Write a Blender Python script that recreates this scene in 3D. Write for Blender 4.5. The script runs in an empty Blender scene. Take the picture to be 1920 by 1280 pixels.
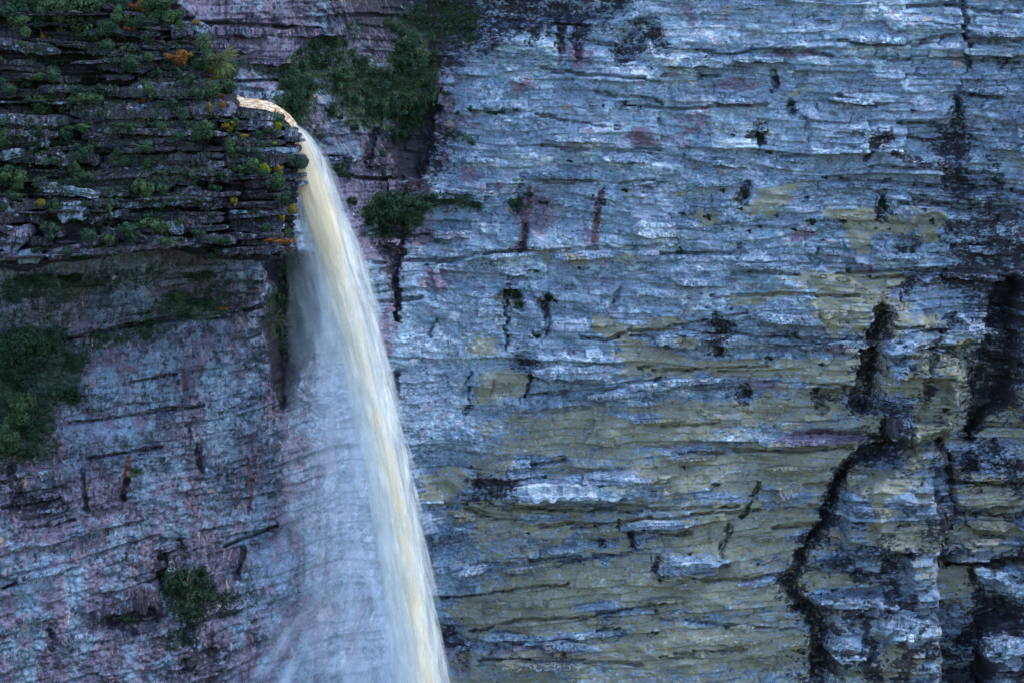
import bpy, math, random
import numpy as np
from mathutils import Vector, Matrix
from mathutils.bvhtree import BVHTree

SC = bpy.context.scene
COL = SC.collection
R = math.radians
rng = np.random.default_rng(7)
random.seed(7)

# ------------------------------------------------------------------ camera
FPX = 4800.0                      # focal length in photo pixels (1920 wide)
PITCH = R(5)
CAM = np.array([0.0, -240 * math.cos(PITCH), 240 * math.sin(PITCH)])
FW = np.array([0, math.cos(PITCH), -math.sin(PITCH)])
UP = np.array([0, math.sin(PITCH), math.cos(PITCH)])
cd = bpy.data.cameras.new('camera')
cd.lens = 90
cd.sensor_width = 36
cd.clip_end = 5000
cd.clip_start = 1
cam = bpy.data.objects.new('camera', cd)
cam.location = CAM
cam.rotation_euler = (math.pi / 2 - PITCH, 0, 0)
COL.objects.link(cam)
SC.camera = cam

# ------------------------------------------------------------------ light
SUN_EL, SUN_AZ = R(54), R(118)    # azimuth from +Y clockwise: high, from the right of the camera
w = bpy.data.worlds.new('World')
SC.world = w
w.use_nodes = True
nt = w.node_tree
nt.nodes.clear()
sky = nt.nodes.new('ShaderNodeTexSky')
sky.sky_type = 'NISHITA'
sky.sun_disc = False
sky.sun_elevation = SUN_EL
sky.sun_rotation = SUN_AZ
sky.air_density = 1.0
sky.dust_density = 0.3
sky.ozone_density = 1.0
bg = nt.nodes.new('ShaderNodeBackground')
bg.inputs[1].default_value = 0.14
wo = nt.nodes.new('ShaderNodeOutputWorld')
nt.links.new(sky.outputs[0], bg.inputs[0])
nt.links.new(bg.outputs[0], wo.inputs[0])
sl = bpy.data.lights.new('sun', 'SUN')
sl.energy = 1.0
sl.angle = R(16)
sl.color = (1.0, 0.98, 0.95)
sun = bpy.data.objects.new('sun', sl)
sd = Vector((math.sin(SUN_AZ) * math.cos(SUN_EL), math.cos(SUN_AZ) * math.cos(SUN_EL), math.sin(SUN_EL)))
sun.rotation_euler = sd.to_track_quat('Z', 'Y').to_euler()
sun.location = (0, -60, 120)
COL.objects.link(sun)
SC.view_settings.view_transform = 'Standard'
SC.view_settings.look = 'None'
SC.view_settings.exposure = 1.58
SC.view_settings.gamma = 1
SC.view_settings.use_curve_mapping = False
SC.render.engine = 'CYCLES'
SC.cycles.max_bounces = 5
SC.cycles.diffuse_bounces = 3
SC.cycles.glossy_bounces = 1
SC.cycles.transparent_max_bounces = 40
SC.cycles.use_denoising = True


# ------------------------------------------------------------------ helpers
def unproj(px, py, Y):
    dx = (px - 960.0) / FPX
    dy = (640.0 - py) / FPX
    d = FW + dy * UP + np.array([dx, 0, 0])
    t = (Y - CAM[1]) / d[1]
    return CAM + d * t


def proj(P):
    P = np.asarray(P, float)
    v = P - CAM
    dep = v @ FW
    return 960 + FPX * v[..., 0] / dep, 640 - FPX * (v @ UP) / dep


_lat = {}


def vnoise(x, y, seed=0):
    if seed not in _lat:
        _lat[seed] = np.random.default_rng(1000 + seed).random((256, 256))
    L = _lat[seed]
    xi = np.floor(x).astype(np.int64)
    yi = np.floor(y).astype(np.int64)
    fx = x - xi
    fy = y - yi
    fx = fx * fx * (3 - 2 * fx)
    fy = fy * fy * (3 - 2 * fy)
    x0 = xi & 255
    x1 = (xi + 1) & 255
    y0 = yi & 255
    y1 = (yi + 1) & 255
    return (L[x0, y0] * (1 - fx) + L[x1, y0] * fx) * (1 - fy) + (L[x0, y1] * (1 - fx) + L[x1, y1] * fx) * fy


def fbm(x, y, octs=4, seed=0, gain=0.5):
    a, s, t = 1.0, 0.0, 0.0
    for o in range(octs):
        s = s + a * vnoise(x * 2 ** o + 17.3 * o, y * 2 ** o + 9.1 * o, seed + o)
        t += a
        a *= gain
    return s / t


def sstep(a, b, x):
    t = np.clip((x - a) / (b - a), 0, 1)
    return t * t * (3 - 2 * t)


def hash2(i, j, seed=0):
    n = (i * 73856093) ^ (j * 19349663) ^ (seed * 83492791 + 12345)
    n = (n ^ (n >> 13)) * 1274126177 & 0x7fffffff
    n = (n ^ (n >> 15)) * 2246822519 & 0x7fffffff
    return ((n ^ (n >> 14)) & 0xffff) / 65535.0


def blocks(s, x, h, L, seed):
    """beds of uneven thickness cut into blocks: value per block, distance (m) to bed joint and to upright joint"""
    f = s / h + 1.1 * vnoise(s / h * 0.37, s * 0 + 3.3, seed)
    k = np.floor(f).astype(np.int64)
    ff = f - k
    l = L * (0.5 + 1.2 * hash2(k, k * 0 + 5, seed))
    g = x / l + 40 * hash2(k, k * 0 + 9, seed) + 0.25 * vnoise(x / h, s / h, seed + 3)
    j = np.floor(g).astype(np.int64)
    gf = g - j
    return hash2(k, j, seed), np.minimum(ff, 1 - ff) * h, np.minimum(gf, 1 - gf) * l, ff


# ------------------------------------------------------------------ hand-traced maps of the rock face
STEP = 2.0
OX, OY, W_, H_ = -500, -400, 1480, 1060
CX, CY = np.meshgrid(OX + STEP * np.arange(W_), OY + STEP * np.arange(H_))
WARPX = (fbm(CX / 60, CY / 60, 4, 50) - 0.5) * 44 + (fbm(CX / 11, CY / 11, 3, 60) - 0.5) * 14
WARPY = (fbm(CX / 60, CY / 40, 4, 55) - 0.5) * 24 + (fbm(CX / 11, CY / 9, 3, 65) - 0.5) * 9
M = {n: np.zeros((H_, W_), np.float32) for n in ('olive', 'purple', 'dark', 'pale', 'moss', 'rust', 'dep', 'rough', 'lite')}


def win(x0, y0, x1, y1):
    a = max(0, int((x0 - OX) / STEP))
    b = min(W_, int((x1 - OX) / STEP) + 2)
    c = max(0, int((y0 - OY) / STEP))
    d = min(H_, int((y1 - OY) / STEP) + 2)
    return (slice(c, d), slice(a, b))


def comb(m, s, v, k):
    if k == 'add':
        M[m][s] += v
    else:
        M[m][s] = np.maximum(M[m][s], v) if k == 'max' else M[m][s] * (1 - v)


def ell(m, cx, cy, rx, ry, v=1.0, ang=0, soft=0.35, k='max', wp=1.0):
    e = max(rx, ry) * 1.5 + 30
    s = win(cx - e, cy - e, cx + e, cy + e)
    x = CX[s] + WARPX[s] * wp - cx
    y = CY[s] + WARPY[s] * wp - cy
    a = R(ang)
    u = (x * math.cos(a) + y * math.sin(a)) / rx
    t = (-x * math.sin(a) + y * math.cos(a)) / ry
    d = np.sqrt(u * u + t * t)
    comb(m, s, v * (1 - sstep(1 - soft, 1 + soft, d)), k)


def line(m, pts, wd, v=1.0, k='max', wp=0.5, soft=0.5):
    """a wandering crack, seam or streak; wd is its half width, one number or one per point"""
    if np.isscalar(wd):
        wd = [wd] * len(pts)
    xs = [p[0] for p in pts]
    ys = [p[1] for p in pts]
    e = max(wd) * 2 + 30
    s = win(min(xs) - e, min(ys) - e, max(xs) + e, max(ys) + e)
    x = CX[s] + WARPX[s] * wp
    y = CY[s] + WARPY[s] * wp
    best = np.full(x.shape, 9.0)
    for i in range(len(pts) - 1):
        ax, ay = pts[i]
        bx, by = pts[i + 1]
        dx, dy = bx - ax, by - ay
        t = np.clip(((x - ax) * dx + (y - ay) * dy) / (dx * dx + dy * dy), 0, 1)
        ww = wd[i] + (wd[i + 1] - wd[i]) * t
        best = np.minimum(best, np.hypot(x - ax - t * dx, y - ay - t * dy) / ww)
    comb(m, s, v * (1 - sstep(1 - soft, 1 + soft, best)), k)


def poly(m, pts, v=1.0, k='max', wp=0.6, soft=6):
    xs = [p[0] for p in pts]
    ys = [p[1] for p in pts]
    s = win(min(xs) - 60, min(ys) - 60, max(xs) + 60, max(ys) + 60)
    x = CX[s] + WARPX[s] * wp
    y = CY[s] + WARPY[s] * wp
    inside = np.zeros(x.shape, bool)
    best = np.full(x.shape, 1e9)
    n = len(pts)
    for i in range(n):
        ax, ay = pts[i]
        bx, by = pts[(i + 1) % n]
        c = ((ay > y) != (by > y)) & (x < (bx - ax) * (y - ay) / ((by - ay) or 1e-9) + ax)
        inside ^= c
        dx, dy = bx - ax, by - ay
        t = np.clip(((x - ax) * dx + (y - ay) * dy) / (dx * dx + dy * dy + 1e-9), 0, 1)
        best = np.minimum(best, np.hypot(x - ax - t * dx, y - ay - t * dy))
    sd_ = np.where(inside, -best, best)
    comb(m, s, v * (1 - sstep(-soft, soft, sd_)), k)


# --- bare olive rock, lower right
base_ol = sstep(560, 800, CY + 0.10 * (CX - 1300)) * sstep(820, 930, CX + 0.15 * (CY - 900)) * 0.57
base_ol = np.maximum(base_ol, 0.5 * sstep(480, 560, CY) * sstep(1480, 1560, CX) * (1 - sstep(1760, 1800, CX)))
base_ol *= 1 - 0.45 * sstep(1560, 1660, CX - 0.3 * (CY - 1000)) * sstep(900, 1000, CY)
base_ol += 0.38 * (fbm(CX / 150, CY / 34, 4, 70) - 0.5) * (base_ol > 0.1)
M['olive'][:] = base_ol
for e in [(1262, 365, 14, 9, 0), (1330, 415, 20, 8, 0),
          (1420, 395, 40, 10, 0), (1595, 400, 60, 12, 0), (1558, 398, 6, 12, 0), (1620, 545, 110, 34, 4), (1680, 610, 40, 28, 0),
          (905, 655, 22, 20, 0), (942, 722, 48, 30, 0), (1150, 618, 44, 14, 20), (1240, 612, 60, 9, -14), (1300, 690, 220, 13, 0),
          (1575, 700, 80, 34, 0), (1180, 800, 200, 34, 0), (1400, 770, 160, 24, 0), (1010, 830, 74, 22, 0), (1400, 885, 240, 40, -3),
          (960, 965, 130, 34, 0), (826, 912, 44, 30, -30), (1230, 1100, 330, 44, 0), (1400, 990, 140, 60, 0), (1000, 1150, 150, 46, 0),
          (1340, 1215, 220, 46, 0), (1700, 680, 50, 30, -20), (1640, 700, 26, 50, 0), (1800, 700, 30, 70, 20), (1755, 780, 46, 60, 20),
          (1700, 850, 40, 40, 0), (1640, 930, 60, 60, 0), (1860, 930, 70, 34, 0), (1850, 1000, 90, 28, 0), (1700, 1010, 70, 30, 0),
          (1690, 1235, 40, 34, 0), (1800, 1080, 40, 40, 0), (1520, 170, 28, 5, 0), (1560, 520, 90, 14, 0), (1400, 560, 90, 10, -6),
          (1480, 640, 30, 10, 0), (1890, 620, 20, 10, 0), (1530, 1080, 60, 20, 0), (1600, 860, 60, 24, 0), (1360, 505, 8, 24, 0),
          (1020, 480, 8, 16, 0), (1080, 480, 30, 8, 20), (1180, 490, 20, 12, 0), (1290, 640, 34, 10, 0), (1420, 690, 60, 10, 0)]:
    ell('olive', e[0], e[1], e[2], e[3], 0.95, e[4], 0.25)
for p_ in [[(1588, 402), (1640, 404), (1705, 412), (1702, 440), (1640, 444), (1630, 470), (1590, 480)], [(1712, 398), (1762, 396), (1764, 430), (1740, 455), (1712, 452)], [(1430, 352), (1480, 350), (1476, 384), (1408, 386), (1410, 372)],
           [(1500, 505), (1700, 515), (1690, 560), (1600, 600), (1560, 640), (1520, 560)], [(1150, 640), (1190, 640), (1300, 676), (1590, 668), (1590, 700), (1300, 706), (1180, 700)], [(898, 712), (985, 696), (992, 740), (930, 756), (890, 745)],
           [(880, 640), (920, 640), (948, 662), (900, 676)], [(1700, 665), (1765, 662), (1750, 700), (1705, 695)], [(1688, 700), (1740, 690), (1735, 745), (1690, 745)]]:
    poly('olive', p_, .97, soft=4)
# --- lichen-grey ledges left standing in the olive rock
for e in [(1080, 920, 150, 30, -2), (1080, 688, 100, 22, 0), (1030, 650, 80, 14, 0), (1270, 716, 90, 12, 0), (1000, 752, 70, 14, 0),
          (1230, 985, 66, 9, -2), (1290, 1066, 66, 15, -6), (1440, 632, 130, 20, 4), (1010, 972, 50, 9, 0), (1290, 735, 110, 16, 0),
          (1090, 1022, 120, 8, -10), (870, 1075, 60, 14, -12), (1100, 1045, 60, 9, -6), (1160, 735, 40, 18, 0), (1700, 660, 26, 50, 5),
          (1660, 760, 60, 16, 0), (1690, 800, 34, 30, 0), (1640, 860, 50, 20, 0), (1590, 960, 50, 30, 0), (1620, 1050, 90, 24, 0),
          (1700, 1180, 46, 28, 8), (1690, 1120, 60, 24, 0), (1880, 1200, 60, 40, 10), (1600, 1210, 60, 30, 0), (1760, 900, 20, 50, 0),
          (1500, 1010, 30, 10, 0), (1430, 930, 18, 20, 20), (1510, 925, 20, 8, 0), (1560, 655, 40, 14, 0), (1390, 740, 60, 9, 0),
          (1180, 780, 60, 9, 0), (1260, 840, 60, 8, -8), (980, 880, 60, 16, -20), (950, 1205, 110, 18, 0), (1150, 1140, 80, 9, 0),
          (1080, 1190, 90, 9, -4), (1420, 1090, 40, 10, -4), (1420, 460, 110, 40, 0), (1280, 530, 120, 50, 0), (1880, 1090, 50, 22, 0),
          (1050, 1215, 60, 12, 0), (1300, 1165, 60, 6, 0), (1330, 930, 50, 10, 0), (1520, 820, 110, 10, 0), (870, 1000, 22, 20, 0),
          (1180, 1010, 24, 10, 0), (1720, 560, 60, 16, 10), (1850, 850, 60, 30, 0), (1700, 940, 26, 30, 0), (1580, 1120, 60, 30, 0)]:
    ell('olive', e[0], e[1], e[2], e[3], 0.97, e[4], 0.22, k='cut')
# --- pale lichen
for e in [(960, 165, 70, 34, 0), (900, 230, 50, 30, 0), (1040, 205, 130, 24, 0), (1100, 250, 90, 26, 0), (1000, 330, 180, 40, 0),
          (1120, 440, 130, 26, 0), (1000, 480, 120, 20, 0), (860, 600, 60, 90, -20), (900, 780, 60, 80, -25), (1080, 915, 130, 22, 0),
          (1260, 130, 130, 24, 0), (1330, 220, 90, 30, 0), (1700, 20, 220, 24, 0), (1640, 100, 200, 24, 0), (1820, 96, 46, 18, 0),
          (1890, 430, 30, 26, 0), (1880, 250, 40, 26, 0), (1440, 260, 110, 20, 0), (1300, 560, 120, 30, 0), (1080, 690, 90, 16, 0),
          (1270, 640, 60, 12, 0), (1370, 640, 90, 14, 0), (1290, 1066, 60, 12, -6), (1700, 1180, 40, 24, 8), (1680, 700, 16, 40, 0),
          (1690, 650, 20, 14, 0), (1870, 1220, 40, 20, 0), (1440, 440, 90, 16, 0), (1490, 60, 100, 30, 0), (1330, 50, 110, 24, 0),
          (1060, 70, 30, 14, 0), (1010, 45, 30, 12, 0), (1200, 30, 50, 10, 0), (560, 1230, 60, 50, -30), (520, 1120, 50, 60, -20),
          (210, 980, 16, 60, 10), (60, 940, 80, 14, -8), (110, 1100, 90, 60, -10), (330, 530, 50, 8, 0), (470, 515, 34, 12, 0),
          (450, 1000, 26, 30, 0), (470, 950, 12, 60, 8), (120, 620, 60, 16, -6), (420, 700, 50, 40, 0), (230, 790, 60, 40, 0),
          (1520, 820, 30, 8, 0), (1230, 975, 60, 6, 0), (860, 1075, 40, 8, -14), (1250, 1180, 60, 6, 0), (750, 620, 8, 50, 8), (770, 300, 60, 30, -20)]:
    ell('pale', e[0], e[1], e[2], e[3], 0.55, e[4], 0.5)
# --- purple and pink iron-stained rock
M['purple'][:] = np.maximum(0.50 * (1 - sstep(520, 640, CX - 0.06 * CY)) * sstep(470, 560, CY),
                            0.58 * (1 - sstep(800, 930, CX + 0.2 * (CY - 300))) * (1 - sstep(430, 560, CY)))
M['purple'] += (0.5 * (fbm(CX / 90, CY / 60, 4, 77) - 0.5) * (M['purple'] > 0.05)).astype(np.float32)
for e in [(790, 300, 34, 18, 0, .9), (700, 320, 60, 26, -10, .9), (690, 360, 30, 30, 0, .9), (880, 330, 30, 22, 0, .85), (735, 280, 30, 30, 0, .8),
          (750, 450, 60, 40, 0, .8), (720, 470, 40, 24, 0, .9), (870, 220, 30, 20, 0, .7), (1080, 110, 26, 24, 0, .8), (960, 155, 30, 10, 0, .6),
          (1500, 100, 60, 6, 4, .8), (1375, 160, 50, 10, 0, .85), (1270, 250, 14, 34, 0, .7), (1320, 215, 12, 26, 0, .7),
          (1215, 262, 34, 16, 0, 1), (1560, 820, 130, 14, -2, .95), (1440, 720, 60, 8, 0, .7), (1300, 775, 40, 6, 0, .7),
          (720, 620, 14, 60, 8, .9), (700, 180, 60, 60, 0, .8), (480, 70, 140, 60, 0, .85), (1500, 440, 40, 10, 0, .7), (1090, 1230, 140, 10, 0, .9),
          (850, 1230, 40, 30, 30, .8), (1540, 860, 90, 10, -4, .85), (1010, 1225, 60, 14, 0, .8), (820, 520, 34, 24, 0, .7), (830, 250, 26, 24, 0, .8),
          (1280, 12, 20, 10, 0, .8), (1290, 30, 12, 20, 0, .8), (1570, 660, 40, 10, 0, .8), (1610, 505, 30, 6, 0, .6), (1000, 395, 50, 40, 0, .7)]:
    ell('purple', *e[:4], e[5], e[4], 0.35)
# red-brown drips
for p, wd, v in [([(1124, 360), (1121, 400), (1117, 456)], [10, 10, 9], 1), ([(992, 352), (985, 400), (975, 460)], [8, 10, 8], .9),
                 ([(966, 360), (962, 420)], 7, .8), ([(985, 430), (983, 465)], 6, 1), ([(1052, 40), (1052, 112)], 6, .9),
                 ([(1088, 55), (1080, 120)], 6, .9), ([(1060, 350), (1050, 380)], 5, .6), ([(741, 460), (745, 640)], 4, .8),
                 ([(240, 858), (240, 900), (232, 935)], [6, 8, 5], 1), ([(470, 880), (470, 965)], 4, .8), ([(925, 710), (920, 740)], 5, .9),
                 ([(840, 425), (830, 470)], 6, .5), ([(1620, 820), (1480, 812)], 8, .7), ([(1655, 555), (1655, 575)], 4, .9),
                 ([(330, 1110), (345, 1260)], 8, .4), ([(1500, 870), (1560, 872)], 8, .7)]:
    line('rust', p, wd, v * (1 if p[0] == (1123, 362) or p[0][0] < 500 else .62), wp=.45, soft=.75)
ell('purple', 1117, 446, 13, 22, 1)
line('dark', [(1125, 362), (1123, 400)], [10, 7], .75)
# --- black streaks and crevices: crevice shade painted dark, with real depth
for p, wd, v, d in [
    ([(1658, 591), (1640, 648), (1622, 701), (1615, 750)], [16, 15, 16, 22], .85, 2.6),
    ([(1672, 780), (1680, 825), (1600, 865), (1566, 915), (1552, 964), (1523, 1021), (1495, 1060), (1467, 1092)], [18, 20, 12, 11, 11, 11, 10, 12], .85, 2.2),
    ([(1467, 1092), (1509, 1120), (1541, 1149), (1545, 1219), (1523, 1285)], [9, 14, 24, 22, 12], .85, 2.2),
    ([(1890, 545), (1880, 640), (1866, 720), (1835, 775), (1816, 820)], [26, 36, 36, 16, 9], .9, 3.5),
    ([(1768, 830), (1785, 901), (1771, 972), (1755, 1010)], [8, 9, 9, 8], .8, 1.8),
    ([(1925, 1042), (1850, 1050), (1775, 1057)], [8, 8, 5], .8, 1.2),
    ([(1822, 1071), (1842, 1113), (1895, 1149)], [6, 12, 16], .7, 1.2),
    ([(1900, 1150), (1850, 1170), (1810, 1205)], [22, 26, 14], .8, 1.6),
    ([(1831, 1184), (1838, 1285)], [10, 14], .85, 1.6),
    ([(1545, 1241), (1700, 1251), (1828, 1251)], [6, 4, 8], .7, .9),
    ([(1760, 640), (1775, 610), (1790, 590)], 8, .7, 1.0), ([(1740, 690), (1752, 660)], 6, .7, .8),
    ([(1740, 720), (1735, 745)], [12, 9], .7, 1.0), ([(1420, 905), (1400, 945), (1385, 968)], [4, 4, 5], .75, .8),
    ([(1365, 985), (1350, 1045)], 4, .6, .5), ([(1355, 600), (1352, 655)], [14, 9], .75, 1.0),
    ([(1793, 190), (1792, 260), (1790, 345)], [8, 20, 20], .75, 1.2), ([(1860, 300), (1875, 345)], [8, 16], .6, .8),
    ([(1808, -20), (1812, 50), (1815, 120)], [6, 6, 4], .7, .9), ([(1885, 110), (1880, 130)], 9, .6, .6),
    ([(1660, 260), (1640, 270), (1622, 300)], [12, 12, 5], .75, .9), ([(1400, 350), (1392, 380)], [9, 8], .75, .7),
    ([(1655, 370), (1655, 405)], [8, 12], .8, .9), ([(1456, 135), (1454, 168)], 5, .7, .5), ([(1487, 190), (1478, 215)], 8, .8, .6),
    ([(1427, 245), (1425, 268)], [10, 9], .7, .6), ([(1200, 60), (1180, 95), (1165, 115)], [24, 20, 8], .75, 1.2),
    ([(1230, 60), (1240, 90)], 14, .8, 1.0), ([(700, -20), (840, 20), (960, 15), (1150, 5)], [50, 60, 34, 30], .7, 2.0),
    ([(830, 90), (900, 70), (960, 50)], [26, 24, 20], .7, 1.0), ([(1052, 20), (1054, 95)], 9, .8, .8), ([(1090, 20), (1082, 110)], [14, 7], .8, .8),
    ([(1010, 50), (1000, 80)], 10, .7, .5),
    ([(765, 230), (775, 270), (770, 315)], [30, 40, 22], .85, 1.8), ([(808, 200), (800, 250)], 12, .8, 1.2), ([(750, 310), (748, 335)], 8, .85, 1.0),
    ([(700, 250), (690, 310)], 8, .7, .8), ([(745, 430), (742, 520), (744, 600)], [20, 7, 4], .85, 1.3),
    ([(980, 330), (968, 400)], [8, 4], .6, .5), ([(985, 425), (981, 468)], 6, .85, .6), ([(950, 540), (950, 655)], [3, 3], .85, .7),
    ([(960, 545), (975, 575)], [12, 8], .6, .5), ([(1030, 560), (1020, 620), (1005, 628)], [9, 5, 8], .75, .7), ([(970, 680), (985, 685)], 12, .7, .5),
    ([(1400, 620), (1380, 625)], 5, .4, .2), ([(992, 705), (990, 745)], 4, .75, .7), ([(880, 700), (876, 745)], 4, .7, .5),
    ([(882, 750), (870, 770)], 5, .7, .4), ([(741, 705), (744, 745)], [6, 9], .8, .8), ([(812, 600), (806, 630)], 4, .6, .4),
    ([(900, 905), (955, 920), (930, 905)], [18, 14, 10], .8, 1.0), ([(1230, 1050), (1238, 1085)], [6, 8], .85, .9),
    ([(1185, 1005), (1190, 1025)], [8, 9], .8, .9), ([(1160, 975), (1162, 988)], 4, .8, .6), ([(1120, 1012), (1124, 1020)], 5, .8, .5),
    ([(825, 1180), (870, 1215), (872, 1250)], [12, 10, 8], .7, .9), ([(1395, 730), (1388, 748)], 12, .6, .5),
    ([(1060, 1200), (1056, 1235)], 4, .7, .5), ([(925, 1205), (922, 1228)], 4, .7, .5), ([(1530, 735), (1540, 770)], 8, .6, .7),
    ([(1545, 745), (1600, 745)], 9, .6, .7), ([(1575, 600), (1640, 600)], 3, .4, .3), ([(1700, 540), (1725, 525)], [10, 6], .75, .8),
    ([(1690, 575), (1702, 530)], 4, .6, .5), ([(1530, 655), (1590, 650)], [8, 4], .7, .5), ([(1680, 470), (1712, 460)], [6, 9], .75, .6),
    ([(1290, 560), (1275, 600)], 4, .45, .3), ([(1160, 545), (1150, 580)], [5, 6], .5, .5), ([(1385, 455), (1382, 480)], 7, .6, .5),
    ([(1600, 1165), (1625, 1130)], [16, 10], .6, 1.0), ([(1820, 860), (1815, 900)], [10, 6], .7, .8), ([(1860, 850), (1900, 900)], [18, 18], .6, .9),
    ([(300, 1045), (300, 1085)], 8, .8, .8), ([(205, 1165), (245, 1150), (285, 1145)], [8, 10, 8], .8, .9), ([(330, 1020), (350, 1045)], 9, .7, .6),
    ([(455, 1030), (450, 1085)], 4, .7, .5), ([(230, 1165), (245, 1185)], 10, .5, .5), ([(88, 1185), (92, 1220)], 6, .6, .5),
    ([(155, 880), (160, 960)], 4, .5, .4), ([(375, 830), (378, 890)], 5, .5, .4), ([(240, 895), (232, 935)], 5, .9, .6), ([(15, 880), (40, 950), (110, 945)], [8, 14, 8], .55, .5),
    ([(345, 1175), (350, 1240), (400, 1225)], [14, 10, 14], .6, .6)]:
    big_ = (max(wd) if not np.isscalar(wd) else wd) > 9
    line('dark', p, [q * (1.7 if big_ else 1) for q in (wd if not np.isscalar(wd) else [wd] * len(p))], v * (.90 if big_ else .92), wp=1.0 if big_ else .6, soft=.95 if big_ else .8)
    line('dep', p, [q * 0.9 for q in (wd if not np.isscalar(wd) else [wd] * len(p))], d)
# projecting columns of the right-hand wall: everything right of a joint stands nearer
for pts_, d_ in [([(1662, 590), (1760, 600), (1800, 700), (1790, 800), (1690, 840), (1650, 760)], -2.2),
                 ([(1690, 850), (1775, 835), (1795, 905), (1775, 980), (1750, 1020), (1760, 1420), (1560, 1420), (1560, 1160), (1490, 1095), (1520, 1040), (1580, 920)], -3.2),
                 ([(1800, 905), (1990, 870), (1990, 1040), (1780, 1050), (1790, 960)], -2.4),
                 ([(1860, 1060), (1990, 1050), (1990, 1420), (1850, 1420), (1840, 1180), (1900, 1150)], -3.0),
                 ([(1900, 560), (1990, 540), (1990, 800), (1880, 790), (1900, 700)], -3.0),
                 ([(1825, 120), (1990, 110), (1990, 330), (1830, 330)], -1.4), ([(1250, 985), (1330, 980), (1340, 1010), (1260, 1012)], -.8),
                 ([(1240, 1045), (1330, 1050), (1330, 1085), (1245, 1088)], -1.0), ([(1420, 905), (1560, 900), (1540, 975), (1400, 970)], -.9),
                 ([(1356, 640), (1600, 636), (1590, 690), (1360, 665)], -.8), ([(880, 890), (1240, 890), (1240, 945), (960, 950)], -1.2)]:
    poly('dep', pts_, d_, k='add', wp=.9, soft=9)
# the wet overhung slot left of the fall, its shade painted in
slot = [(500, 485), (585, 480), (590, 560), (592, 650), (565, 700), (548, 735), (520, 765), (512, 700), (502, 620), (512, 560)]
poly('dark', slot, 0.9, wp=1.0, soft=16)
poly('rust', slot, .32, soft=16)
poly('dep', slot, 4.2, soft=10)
poly('dark', [(742, 238), (790, 225), (820, 170), (812, 250), (800, 312), (768, 320), (752, 300)], .95)  # shadow inside this recess, painted into the rock colour
poly('dep', [(742, 238), (790, 225), (820, 170), (812, 250), (800, 312), (768, 320), (752, 300)], 1.5)
poly('dark', [(700, -40), (1160, -40), (1140, 30), (1000, 40), (940, 60), (860, 100), (800, 90), (740, 40)], .62)  # overhang recess: painted shade and purple stain in one dark patch
ell('pale', 1045, 75, 34, 14, .8)
# patchy blue-black tone on the far right
M['dark'] = np.maximum(M['dark'], ((.5 + .65 * sstep(980, 1120, CY)) * sstep(1540, 1640, CX + .3 * (CY - 900)) * sstep(560, 640, CY) * sstep(.46, .64, fbm(CX / 34, CY / 24, 4, 91)) * .74)).astype(np.float32)
M['dark'] = np.maximum(M['dark'], (0.5 * sstep(1740, 1800, CX) * sstep(360, 420, CY) * (1 - sstep(520, 600, CY)))).astype(np.float32)
ell('rust', 1222, 262, 34, 12, .5)
for x_, y_ in [(1200, 68), (1228, 74), (1190, 92), (1240, 62), (1410, 250), (1426, 262), (1650, 262), (1640, 280), (1690, 290), (1710, 296), (1730, 306), (1800, 340)]:
    ell('dark', x_, y_, 13, 9, .95)
ell('dark', 1840, 520, 110, 26, .6)
ell('dark', 1830, 430, 60, 40, .5)
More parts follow.
